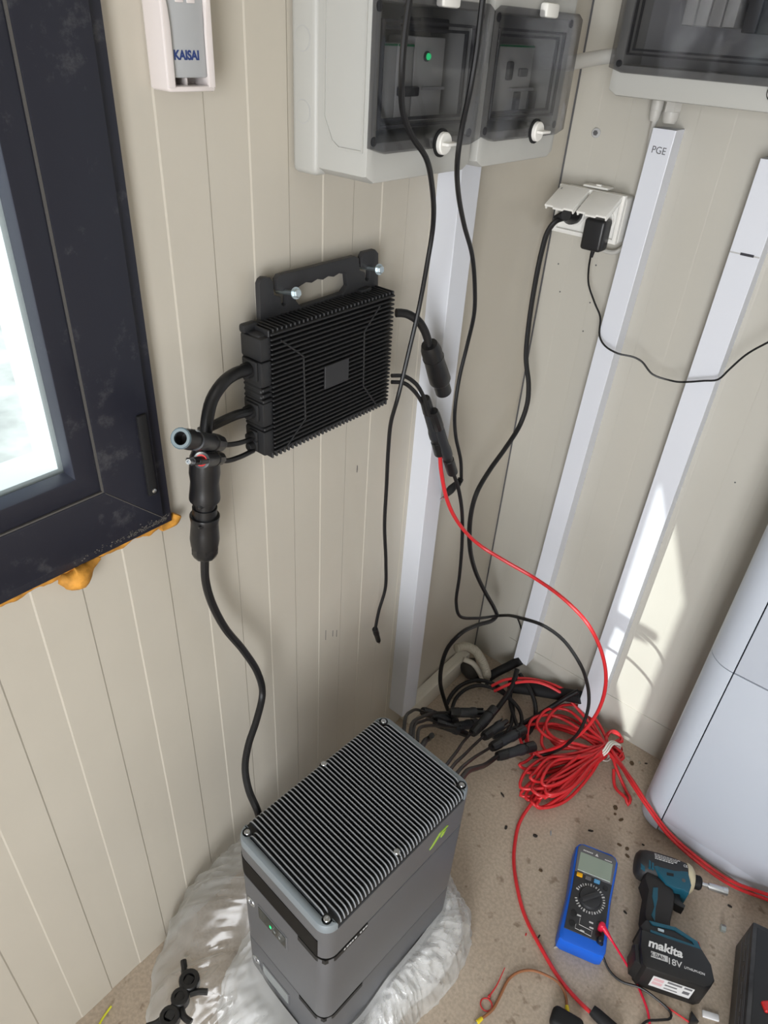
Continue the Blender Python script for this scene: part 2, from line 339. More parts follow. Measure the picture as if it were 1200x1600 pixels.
# waypoints of the cables and the two ends of the connectors, in metres; the room corner at floor level is the origin
CAB = {
 'hang1': [(0.185,-0.731,1.5521),(0.175,-0.7254,1.5192),(0.1687,-0.7216,1.4888),(0.165,-0.7173,1.4565),(0.1506,-0.6934,1.4233),(0.1475,-0.6695,1.3973),(0.15,-0.6461,1.3767),(0.1344,-0.6071,1.34),(0.11,-0.563,1.2849),(0.1006,-0.555,1.2315),(0.09,-0.5507,1.1649),(0.0866,-0.561,1.1033),(0.085,-0.5781,1.03),(0.0687,-0.5701,0.9769),(0.06,-0.5608,0.9228),(0.0504,-0.5461,0.8362),(0.045,-0.5366,0.7459),(0.0416,-0.5193,0.6438),(0.04,-0.5129,0.5737),(0.0353,-0.5223,0.5167),(0.035,-0.5301,0.4682)],
 'hang2': [(0.185,-0.6141,1.5621),(0.1803,-0.6098,1.5364),(0.1776,-0.6063,1.5148),(0.1743,-0.6018,1.4807),(0.17,-0.5996,1.4443),(0.1574,-0.5893,1.4043),(0.15,-0.5807,1.3686),(0.1266,-0.537,1.3243),(0.1104,-0.4901,1.2753),(0.1,-0.4416,1.2215),(0.0951,-0.4147,1.1671),(0.0893,-0.3972,1.1207),(0.075,-0.3828,1.0581),(0.0693,-0.3849,0.9983),(0.07,-0.3873,0.9374),(0.063,-0.3626,0.8732),(0.065,-0.3347,0.8068),(0.065,-0.3213,0.7535)],
 'cord': [(0.0509,-0.055,1.2182),(0.0414,-0.075,1.2122),(0.0319,-0.0799,1.1926),(0.0286,-0.0838,1.1535),(0.0302,-0.09,1.0872),(0.0352,-0.0949,1.0115),(0.0451,-0.1,0.9472),(0.0622,-0.1011,0.8959),(0.0702,-0.1064,0.8562),(0.069,-0.12,0.8074),(0.0736,-0.1749,0.7758),(0.0764,-0.2336,0.7466),(0.085,-0.2877,0.7197),(0.0764,-0.2821,0.6482),(0.08,-0.2738,0.5773),(0.0714,-0.2148,0.4655),(0.077,-0.1536,0.3612),(0.0869,-0.107,0.2836),(0.09,-0.0897,0.2472),(0.0941,-0.1224,0.2541),(0.0885,-0.188,0.2803),(0.09,-0.2656,0.3079),(0.072,-0.2846,0.2619),(0.0712,-0.3008,0.2115),(0.08,-0.3107,0.1688),(0.0894,-0.2946,0.0987),(0.1038,-0.2763,0.03)],
 'acloop': [(0.04,-0.8326,1.1339),(0.0445,-0.8557,1.1371),(0.055,-0.885,1.1361),(0.0547,-0.9015,1.1205),(0.06,-0.9143,1.1016),(0.0563,-0.9173,1.071),(0.055,-0.9192,1.0443)],
 'acdown': [(0.045,-0.928,0.8953),(0.04,-0.9277,0.8504),(0.0345,-0.9176,0.7963),(0.035,-0.8989,0.7327),(0.0401,-0.8715,0.6678),(0.0472,-0.8518,0.606),(0.05,-0.8472,0.5526),(0.0663,-0.876,0.5261),(0.08,-0.9077,0.5015),(0.0972,-0.9307,0.4814),(0.1223,-0.9456,0.4615),(0.15,-0.9532,0.4442),(0.153,-0.95,0.4)],
 'stub2': [(0.04,-0.8332,1.0764),(0.045,-0.8634,1.0824),(0.035,-0.8864,1.0743),(0.03,-0.9057,1.0695)],
 'pvl1': [(0.04,-0.8325,1.0356),(0.05,-0.86,1.0445),(0.06,-0.8882,1.0567),(0.07,-0.9118,1.0718)],
 'pvl2': [(0.04,-0.8302,1.0171),(0.0483,-0.8602,1.0229),(0.055,-0.8863,1.0307),(0.065,-0.9101,1.0475)],
 'acr': [(0.04,-0.5399,1.1407),(0.0482,-0.5266,1.1389),(0.06,-0.5117,1.1286),(0.0662,-0.4973,1.1085),(0.07,-0.4842,1.0779)],
 'pvr1': [(0.04,-0.5402,1.0387),(0.0491,-0.5182,1.034),(0.06,-0.4998,1.0186),(0.0655,-0.4823,0.9919),(0.07,-0.4641,0.9515)],
 'pvr2': [(0.04,-0.539,1.0273),(0.0497,-0.5174,1.0217),(0.06,-0.5014,1.0054),(0.0599,-0.4762,0.9761),(0.06,-0.4631,0.9597)],
 'redrun': [(0.06,-0.4059,0.8547),(0.0607,-0.3911,0.7999),(0.07,-0.3695,0.7277),(0.0845,-0.3312,0.6575),(0.11,-0.2828,0.5949),(0.1682,-0.2668,0.5746),(0.2326,-0.25,0.5562),(0.3109,-0.27,0.5599),(0.3702,-0.28,0.5435),(0.4047,-0.27,0.4977),(0.4291,-0.25,0.4257),(0.4388,-0.233,0.3503),(0.4371,-0.224,0.2744),(0.4208,-0.22,0.1905),(0.3903,-0.214,0.1157),(0.3552,-0.2093,0.05),(0.3264,-0.2309,0.03)],
 'blackrun': [(0.07,-0.3654,0.7958),(0.0753,-0.3473,0.7548),(0.08,-0.3267,0.6884),(0.0805,-0.3079,0.5962),(0.08,-0.2967,0.5004),(0.0805,-0.2932,0.4184),(0.09,-0.2859,0.3799),(0.1042,-0.2256,0.34),(0.12,-0.1393,0.3002),(0.2333,-0.27,0.4544),(0.2898,-0.28,0.4761),(0.3367,-0.2781,0.4657),(0.385,-0.29,0.4435),(0.4086,-0.2655,0.3739),(0.4208,-0.2541,0.3129),(0.4225,-0.25,0.2466),(0.4057,-0.2287,0.1555),(0.3662,-0.2067,0.05),(0.3298,-0.2381,0.025)],
 'adapter': [(0.1187,-0.06,1.1688),(0.1143,-0.0455,1.1357),(0.1148,-0.03,1.1022),(0.1387,-0.035,1.0714),(0.1563,-0.0383,1.0512),(0.1689,-0.05,1.0186),(0.1856,-0.0547,1.005),(0.2146,-0.055,0.998),(0.2443,-0.0462,0.9969),(0.2613,-0.0431,0.9921),(0.2882,-0.0427,0.9743),(0.3245,-0.035,0.9708),(0.35,-0.052,0.9819),(0.3845,-0.0535,0.9965),(0.4073,-0.055,1.0071),(0.4194,-0.0525,1.03),(0.436,-0.05,1.0609),(0.4644,-0.06,1.0952),(0.5048,-0.08,1.137),(0.5,-0.1,1.1),(0.583,-0.11,1.13)],
 'redfloor': [(0.4181,-0.1716,0.05),(0.4031,-0.2538,0.04),(0.3919,-0.3338,0.02),(0.3938,-0.4005,0.0102),(0.4096,-0.4444,0.005),(0.4306,-0.4836,0.003),(0.4659,-0.5287,0.005),(0.5086,-0.5674,0.0012),(0.5653,-0.6017,0.005),(0.6223,-0.6264,0.0024),(0.6686,-0.638,0.006),(0.7026,-0.643,0.012)],
 'redright': [(0.4521,-0.089,0.05),(0.5024,-0.13,0.0614),(0.555,-0.185,0.0903),(0.6021,-0.209,0.081),(0.6645,-0.208,0.0365),(0.7366,-0.212,0.0216),(0.8077,-0.216,0.023),(0.8762,-0.222,0.0602),(0.9353,-0.23,0.1077),(1.25,-0.25,0.006),(1.6,-0.3,0.006)],
 'redright2': [(0.4468,-0.1069,0.05),(0.5008,-0.13,0.0548),(0.5552,-0.19,0.0861),(0.6058,-0.216,0.0782),(0.6681,-0.216,0.0351),(0.7404,-0.22,0.0186),(0.8111,-0.224,0.0203),(0.8799,-0.23,0.0562),(0.9393,-0.24,0.1033),(1.25,-0.265,0.005),(1.6,-0.32,0.005)],
 'redback': [(0.1367,-0.1337,0.05),(0.16,-0.1055,0.07),(0.2133,-0.0647,0.08),(0.2675,-0.0391,0.0781),(0.311,-0.0277,0.07),(0.3619,-0.0295,0.057),(0.4074,-0.0389,0.04),(0.4529,-0.0779,0.04)],
 'redback2': [(0.1516,-0.144,0.05),(0.1817,-0.1096,0.075),(0.2334,-0.0672,0.085),(0.301,-0.0455,0.0722),(0.3527,-0.0445,0.05),(0.3999,-0.061,0.0411),(0.4496,-0.0839,0.03)],
 'brown': [(0.5444,-0.7844,0.005),(0.5519,-0.7567,0.0039),(0.5499,-0.7248,0.004),(0.5476,-0.6939,0.0051),(0.5552,-0.6712,0.0057),(0.5721,-0.6507,0.004),(0.5971,-0.6409,0.0073),(0.6225,-0.6367,0.0083),(0.6441,-0.6444,0.004),(0.6552,-0.6601,0.004)],
 'ziptail': [(0.5352,-0.7421,0.004),(0.5361,-0.7196,0.0067),(0.5319,-0.6848,0.012)],
 'yellowwire': [(0.0382,-1.2552,0.003),(0.0293,-1.2371,0.003),(0.0248,-1.2157,0.006)],
 'leadred': [(0.6417,-0.5137,0.062),(0.6631,-0.5176,0.05),(0.702,-0.5156,0.012),(0.733,-0.5293,0.004),(0.7548,-0.5471,0.0049),(0.7741,-0.5657,0.0053),(0.7888,-0.5878,0.004)],
 'leadblack': [(0.6503,-0.5337,0.05),(0.6642,-0.5382,0.02),(0.688,-0.5491,0.006),(0.7135,-0.5508,0.0037),(0.7464,-0.5393,0.009),(0.7774,-0.5358,0.0078),(0.8082,-0.5378,0.004),(0.8118,-0.5473,0.0045),(0.7965,-0.5651,0.0049),(0.779,-0.5838,0.006),(0.7723,-0.6104,0.004)],
 'redthin': [(0.7872,-0.5347,0.003),(0.8148,-0.5315,0.003),(0.8422,-0.5294,0.003)],
 'thickblack1': [(0.3361,-0.05,0.116),(0.3114,-0.068,0.0797),(0.2803,-0.095,0.03),(0.2549,-0.1639,0.0198),(0.2366,-0.2116,0.015),(0.2187,-0.2439,0.012)],
 'thickblack2': [(0.1709,-0.0704,0.09),(0.1842,-0.107,0.0747),(0.1897,-0.1499,0.06),(0.1891,-0.2004,0.0432),(0.1875,-0.2459,0.03),(0.1806,-0.2715,0.02)],
 'thickblack3': [(0.1773,-0.0612,0.07),(0.2131,-0.0742,0.06),(0.246,-0.0901,0.0411),(0.2675,-0.113,0.02),(0.2805,-0.1563,0.014),(0.277,-0.1981,0.012)],
 'loop1': [(0.0711,-0.2436,0.02),(0.0642,-0.2117,0.0255),(0.0671,-0.1685,0.03),(0.0904,-0.1327,0.0365),(0.1267,-0.1065,0.03),(0.1617,-0.109,0.0286),(0.2004,-0.123,0.02),(0.2286,-0.1686,0.0196),(0.2435,-0.2241,0.02)],
 'loop2': [(0.0949,-0.2563,0.02),(0.0833,-0.2218,0.0314),(0.088,-0.1825,0.04),(0.1083,-0.1522,0.0458),(0.143,-0.128,0.04),(0.1887,-0.1261,0.0388),(0.2302,-0.1359,0.03),(0.2544,-0.1648,0.0252),(0.2613,-0.1968,0.02)],
 'loop3': [(0.1753,-0.0914,0.05),(0.1941,-0.1256,0.03),(0.2278,-0.1588,0.0228),(0.2495,-0.1775,0.02)],
 'bw1': [(0.2397,-0.69,0.4598),(0.1944,-0.62,0.409),(0.1528,-0.54,0.3201),(0.1057,-0.4411,0.2),(0.0886,-0.3773,0.12)],
 'bw2': [(0.2534,-0.69,0.4684),(0.2117,-0.62,0.4086),(0.1823,-0.54,0.3285),(0.1251,-0.3909,0.16),(0.1217,-0.3128,0.09)],
 'bw3': [(0.2605,-0.69,0.4694),(0.2167,-0.62,0.4054),(0.1838,-0.54,0.3156),(0.1286,-0.4157,0.16),(0.1193,-0.3607,0.09)],
 'bw4': [(0.2705,-0.69,0.4695),(0.2277,-0.62,0.4036),(0.1975,-0.54,0.313),(0.1517,-0.3978,0.14),(0.1524,-0.3269,0.07)],
 'bw5': [(0.3309,-0.69,0.4542),(0.3043,-0.62,0.3813),(0.2741,-0.54,0.299),(0.2186,-0.4031,0.15),(0.1977,-0.3272,0.09)],
 'bw6': [(0.3416,-0.69,0.4555),(0.3158,-0.62,0.3825),(0.2899,-0.54,0.2991),(0.2388,-0.391,0.14),(0.2249,-0.3174,0.09)],
 'bw7': [(0.3548,-0.69,0.4575),(0.3303,-0.62,0.3828),(0.3104,-0.54,0.3078),(0.2589,-0.3761,0.12),(0.2532,-0.3212,0.08)],
 'bw8': [(0.3657,-0.69,0.4557),(0.343,-0.62,0.3835),(0.3237,-0.54,0.2916),(0.2839,-0.3953,0.12),(0.2757,-0.325,0.07)],
 'bw9': [(0.2801,-0.69,0.4604),(0.2441,-0.62,0.3819),(0.2049,-0.54,0.2782),(0.2459,-0.6,0.3816)],
 'corrug': [(0.03,-0.1695,0.1445),(0.0425,-0.1381,0.1372),(0.0605,-0.1175,0.12),(0.0794,-0.1077,0.0916),(0.0961,-0.1028,0.06),(0.0994,-0.0827,0),(0.1065,-0.0713,-0.06)],
 'whitepipe': [(0.0381,-0.1315,0.08),(0.0599,-0.1175,0.07),(0.0786,-0.1025,0.0365),(0.094,-0.0941,0),(0.1011,-0.0764,-0.06)],
 'blackpipe': [(0.1629,-0.035,0.0939),(0.1351,-0.045,0.0562),(0.1034,-0.0843,0.02),(0.0942,-0.0786,-0.05)],
 'foampipe': [(0.1605,-0.075,0.0199),(0.2491,-0.045,0.0435),(0.3448,-0.035,0.0856)],
 'greycable': [(0.1624,-0.02,1.3909),(0.1618,-0.018,1.3743),(0.1622,-0.016,1.3496),(0.1635,-0.014,1.3171),(0.1673,-0.014,1.2779),(0.1677,-0.014,1.2233),(0.1627,-0.014,1.1859),(0.1466,-0.014,1.1685),(0.1248,-0.014,1.1663),(0.1101,-0.014,1.1715)],
 'hook': [(0.1106,-0.012,0.208),(0.124,-0.01,0.1847),(0.1333,-0.002,0.1542)],
}
SEG = {
 'ac_conn': ((0.055, -0.9183, 1.062),(0.045, -0.9283, 0.8921)),
 'mc4_l1': ((0.072, -0.9068, 1.0706),(0.115, -0.9896, 1.1264)),
 'mc4_l2': ((0.066, -0.9041, 1.0464),(0.105, -0.9725, 1.0868)),
 'ac_conn_r': ((0.07, -0.4872, 1.0861),(0.07, -0.4313, 0.9865)),
 'mc4_r1': ((0.062, -0.4732, 0.9854),(0.06, -0.4051, 0.8503)),
 'mc4_r2': ((0.072, -0.459, 0.9602),(0.07, -0.3677, 0.7968)),
 'plug2': ((0.065, -0.3245, 0.758),(0.06, -0.3789, 0.7365)),
 'plug1': ((0.035, -0.5304, 0.472),(0.035, -0.514, 0.4233)),
 'c1': ((0.1217, -0.3128, 0.09),(0.1837, -0.2354, 0.07)),
 'c2': ((0.1999, -0.3277, 0.09),(0.195, -0.2195, 0.08)),
 'c3': ((0.2244, -0.3126, 0.085),(0.2335, -0.2139, 0.06)),
 'c4': ((0.2542, -0.3228, 0.08),(0.2786, -0.2072, 0.06)),
 'c5': ((0.2756, -0.3276, 0.07),(0.321, -0.2255, 0.05)),
 'c6': ((0.0772, -0.3713, 0.11),(0.1356, -0.2993, 0.05)),
 'c7': ((0.1123, -0.362, 0.09),(0.1695, -0.2923, 0.03)),
 'c8': ((0.1403, -0.3246, 0.06),(0.1696, -0.2487, 0.03)),
 'clamp': ((0.6933, -0.6384, 0.014),(0.7422, -0.6414, 0.014)),
 'tie': ((0.4398, -0.0925, 0.05),(0.4951, -0.0807, 0.03)),
 'screw1': ((0.004, -0.7481, 1.2066),(0.045, -0.7533, 1.2153)),
 'screw2': ((0.004, -0.5851, 1.209),(0.045, -0.5924, 1.216)),
 'gland1': ((0.1653, -0.03, 1.4068),(0.1679, -0.03, 1.39)),
}

# ------------------------------------------------------------ the room
ZC, XE, YB = 2.3, 2.3, -3.0
WY0, WY1, WZ0, WZ1 = -1.735, -0.955, 0.953, 1.86     # rough opening of the window in wall_left

def profile(a0, a1, first, depth=0.0011, pitch=0.06, ramp=0.0022):
    """pressed lines of the cladding: bands stepping in and out; returns (position, depth) along the wall"""
    pts = [(a0, 0.0)]; k = 0; p = first; lvl = 0.0
    while p < a1-0.01:
        if p > a0+0.005:
            nl = 0.0 if k % 2 else -depth
            pts += [(p-ramp/2, lvl), (p+ramp/2, nl)]; lvl = nl
        p += pitch; k += 1
    pts.append((a1, lvl)); return pts

m = MB()
prof = profile(YB, -0.262, -1.0787-0.06*32)
cuts = []
for (y0, d0), (y1, d1) in zip(prof, prof[1:]):
    edges = sorted([y for y in (WY0, WY1) if y0 < y < y1])
    ys = [y0]+edges+[y1]
    for ya, yb in zip(ys, ys[1:]):
        da = d0+(d1-d0)*(ya-y0)/(y1-y0); db = d0+(d1-d0)*(yb-y0)/(y1-y0)
        spans = [(0, WZ0), (WZ1, ZC)] if WY0-1e-6 <= ya and yb <= WY1+1e-6 else [(0, ZC)]
        for z0, z1 in spans: m.quad((da, ya, z0), (db, yb, z0), (db, yb, z1), (da, ya, z1))
m.quad((0, -0.262, 0), (-0.003, -0.2605, 0), (-0.003, -0.2605, ZC), (0, -0.262, ZC))
m.quad((-0.003, -0.2605, 0), (-0.003, 0.06, 0), (-0.003, 0.06, ZC), (-0.003, -0.2605, ZC))
for (y0, y1, z0, z1) in ((YB, WY0, 0, ZC), (WY1, 0.06, 0, ZC), (WY0, WY1, 0, WZ0), (WY0, WY1, WZ1, ZC)):
    m.quad((-0.06, y0, z0), (-0.06, y0, z1), (-0.06, y1, z1), (-0.06, y1, z0))
for a, b in (((WY0, WZ0), (WY1, WZ0)), ((WY1, WZ0), (WY1, WZ1)), ((WY1, WZ1), (WY0, WZ1)), ((WY0, WZ1), (WY0, WZ0))):
    m.quad((0.0, a[0], a[1]), (0.0, b[0], b[1]), (-0.06, b[0], b[1]), (-0.06, a[0], a[1]))
wl = struct(m.build('wall_left', 'wall_paint', smooth=False))
for y, z, hh in ((-0.6407, 0.510, 0.026), (-0.6204, 0.500, 0.016), (-0.6091, 0.492, 0.018), (-0.568, 0.859, 0.014)):
    MB().box((0.0001, y, z), (0.0004, 0.0012, hh)).build('pencil_mark', 'pencil', wl)

m = MB(); prof = profile(0.0, XE, 0.048)
for (x0, d0), (x1, d1) in zip(prof, prof[1:]):
    m.quad((x0, -d0*0.25, 0), (x1, -d1*0.25, 0), (x1, -d1*0.25, ZC), (x0, -d0*0.25, ZC))
m.quad((-0.06, 0.06, 0), (-0.06, 0.06, ZC), (XE, 0.06, ZC), (XE, 0.06, 0))
struct(m.build('wall_right', 'wall_paint2', smooth=False))

HX, HY, HR = 0.062, -0.083, 0.038                    # cable hole in the floor
m = MB()
hole = [(HX+HR*math.cos(a*math.pi/12), HY+HR*0.8*math.sin(a*math.pi/12)) for a in range(24)]
m.shape([(-0.06, YB-1.0), (XE, YB-1.0), (XE, 0.06), (-0.06, 0.06)], -0.03, 0.0, holes=[hole])
struct(m.build('floor', 'floor_board', smooth=False))
m = MB(); m.lathe((HX, HY, -0.02), (HX, HY, -0.2), [(0, HR*1.05), (0.12, HR), (0.12, 0.001)], 20, cap=False)
struct(m.build('floor_opening', 'scrap_dark'))
struct(MB().box((XE/2, YB/2, ZC+0.02), (XE+0.2, -YB+0.3, 0.04)).build('ceiling', 'ceiling_white', smooth=False))
struct(MB().box((XE+0.03, YB/2, ZC/2), (0.06, -YB+0.2, ZC)).build('wall_side', 'wall_paint2', smooth=False))
m = MB()
m.box((0.50, YB-0.03, ZC/2), (1.12, 0.06, ZC)); m.box((2.17, YB-0.03, ZC/2), (0.26, 0.06, ZC)); m.box((1.55, YB-0.03, 2.15), (1.0, 0.06, 0.3))
struct(m.build('wall_back', 'wall_paint2', smooth=False))
# thin dark strip added to darken the corner gap; then the plinth strip of the right wall
struct(MB().box((-0.0015, -0.0006, ZC/2), (0.0035, 0.0016, ZC)).build('corner_dark_strip_1', 'enclosure_dark', smooth=False))
m = MB(); m.shape([(0.10, 0.0), (0.10, -0.0016), (1.2, -0.0016), (1.2, 0.0)], 0.0, 0.112); struct(m.build('baseboard_right', 'wall_paint2', smooth=False))

# outdoors, seen through the window: pale ground and a few slabs
m = MB(); m.box((-4.1, -1.0, -0.30), (8.0, 16.0, 0.1)); struct(m.build('ground', 'ground', smooth=False))
for i, (x, y, sx, sy, a) in enumerate(((-0.62, -1.55, 0.10, 0.5, 8), (-0.42, -1.22, 0.16, 0.10, 30), (-0.85, -1.25, 0.22, 0.16, -20))):
    o = MB().box((0, 0, 0.02), (sx, sy, 0.04), 0.004).build('concrete_slab', 'ground_slab'); o.matrix_world = on_floor(x, y, -0.25, a)
    tag(o, ['long grey slab lying on the pale ground outside', 'small grey slab just outside the window pane', 'square grey slab further out on the pale ground'][i], 'slab', 'slabs outside the window')

# ------------------------------------------------------------ window
win = bpy.data.objects.new('window_1', None); COL.objects.link(win); struct(win); win.location = (0, -1.345, 0.953)
def W_(name, mt, m): o = m.build(name, mt); o.parent = win; o.location = (0, 1.345, -0.953); return o
def ringframe(y0, y1, z0, z1, w, x0, x1, bev=0.002):
    m = MB(); Mx = Matrix(((0, 0, 1, 0), (1, 0, 0, 0), (0, 1, 0, 0), (0, 0, 0, 1)))
    m.shape([(y0, z0), (y1, z0), (y1, z1), (y0, z1)], x0, x1, holes=[[(y0+w, z0+w), (y1-w, z0+w), (y1-w, z1-w), (y0+w, z1-w)]], Mx=Mx, bev=bev)
    return m
W_('outer_frame', 'window_frame', ringframe(WY0-0.004, WY1+0.006, WZ0-0.006, WZ1+0.004, 0.022, -0.055, 0.012))
W_('sash', 'window_frame', ringframe(WY0+0.010, WY1-0.010, WZ0+0.010, WZ1-0.010, 0.072, -0.012, 0.020, 0.003))
W_('glazing_bead', 'window_frame', ringframe(WY0+0.083, WY1-0.083, WZ0+0.083, WZ1-0.083, 0.028, -0.006, 0.017, 0.003))
W_('bead_joint', 'bead_line', ringframe(WY0+0.0815, WY1-0.0815, WZ0+0.0815, WZ1-0.0815, 0.002, 0.0, 0.0185, 0))
W_('outer_reveal', 'outer_sill', ringframe(WY0+0.100, WY1-0.100, WZ0+0.100, WZ1-0.100, 0.0145, -0.066, -0.012, 0.002))
W_('pane', 'glass', MB().box((-0.0095, (WY0+WY1)/2, (WZ0+WZ1)/2), (0.004, WY1-WY0-0.2, WZ1-WZ0-0.2)))
W_('hinge_cover', 'black_rubber', MB().box((0.021, WY1-0.022, 1.06), (0.006, 0.012, 0.11), 0.002))
W_('hinge_screw', 'steel', MB().lathe((0.023, WY1-0.021, 1.012), (0.03, WY1-0.021, 1.012), [(0, .003), (.002, .003), (.0025, .002)], 10))
# mitred corner joint of the sash and dried dirt along the frame
m = MB(); m.tube([(0.0203, WY1-0.012, WZ0+0.012), (0.0203, WY1-0.045, WZ0+0.045), (0.0203, WY1-0.081, WZ0+0.081)], 0.0006, 5); W_('mitre_joint', 'bead_line', m)
random.seed(3); m = MB()
for k in range(260):
    y = WY1-0.002-abs(random.gauss(0, 0.05)); z = WZ0+0.0+abs(random.gauss(0, 0.006))
    m.box((0.0125 if z < WZ0+0.011 else 0.0203, y, z), (0.0006, random.uniform(.0005, .0018), random.uniform(.0005, .0016)))
o = W_('dirt_specks', 'window_dust', m); o['kind'] = 'stuff'

# orange mounting foam squeezed out under and beside the frame
m = MB(); random.seed(11)
yy = WY1+0.010; pts = []
path = [(0.004, WY1+0.008-0.012*i, WZ0-0.0085+0.002*math.sin(i*1.7)) for i in range(24)]
m.tube(path, 0.005, 8, 0.004, rf=lambda i: 0.0035+0.0030*(0.5+0.5*noise.noise(Vector((i*0.13, 0, 5)))))
m.tube([(0.006, -1.055, WZ0-0.010), (0.010, -1.075, WZ0-0.016), (0.012, -1.090, WZ0-0.020), (0.006, -1.105, WZ0-0.012)], 0.01, 10, 0.004, rf=lambda i: 0.005+0.010*math.exp(-((i-9)/4.2)**2))
m.tube([(0.006, -0.938, WZ0-0.004), (0.007, -0.945, WZ0-0.010), (0.006, -0.965, WZ0-0.011)], 0.007, 8, 0.004)
for v in m.bm.verts: v.co += Vector((0, 1, 1))*0.0022*noise.noise(v.co*130)+Vector((abs(noise.noise(v.co*90))*0.002, 0, 0))
tag(m.build('mounting_foam', 'foam_orange', ang=80), 'orange expanding foam squeezed out below the dark window frame', 'foam')
m = MB(); m.tube([(0.002, WY1+0.0075, 1.05), (0.002, WY1+0.0075, 1.20), (0.002, WY1+0.0075, 1.42)], 0.0022, 6, 0.006, rf=lambda i: 0.0012+0.0014*(0.5+0.5*noise.noise(Vector((i*0.31, 2, 5)))))
tag(m.build('mounting_foam', 'foam_edge', ang=80), 'thin crusty foam line along the upright edge of window frame', 'foam')

# ------------------------------------------------------------ remote control in its wall holder
hold = thing('remote_holder', 'glossy off-white wall holder beside the dark window frame', 'holder', on_left(-0.873, 1.434))
w2 = 0.0285
m = MB(); m.box((0, 0.065, 0.002), (0.056, 0.128, 0.004), 0.0018); m.build('back_plate', 'holder_white', hold)
m = MB(); m.box((-w2+0.0035, 0.065, 0.0150), (0.007, 0.13, 0.030), 0.003, 3); m.build('side_wall', 'holder_white', hold)
m = MB(); m.box((w2-0.0035, 0.065, 0.0150), (0.007, 0.13, 0.030), 0.003, 3); m.build('side_wall', 'holder_white', hold)
m = MB(); m.box((0, 0.002, 0.0150), (0.054, 0.005, 0.030), 0.002, 2); m.build('bottom', 'holder_white', hold)
for s in (-1, 1):
    m = MB(); m.shape([(s*w2*0.97, 0.003), (s*(w2-0.0085), 0.003), (s*(w2-0.0085), 0.05), (s*(w2-0.0075), 0.065), (s*(w2-0.005), 0.08), (s*w2*0.97, 0.083)], 0.0275, 0.0305, bev=0.001); m.build('front_lip', 'holder_white', hold)
m = MB(); m.box((0, 0.008, 0.013), (0.002, 0.010, 0.016), 0.0005); m.build('rib', 'holder_white', hold)
rem = thing('remote_control', 'flat grey remote control with dark blue lettering, sitting in wall holder', 'remote', on_left(-0.873, 1.434))
MB().box((0, 0.0710, 0.0185), (0.043, 0.120, 0.017), 0.002, 2).build('body', 'remote_grey', rem)
text('KAISAI', 0.0105, 'lettering', 'text_blue', rem, T((-0.0172, 0.0262, 0.0270)), align='LEFT', sx=0.96, bold=0.00045)
for i in range(2):
    MB().box((-0.006+0.013*i, 0.0735, 0.027), (0.009, 0.006, 0.002), 0.0008).build('button', 'holder_white', rem)

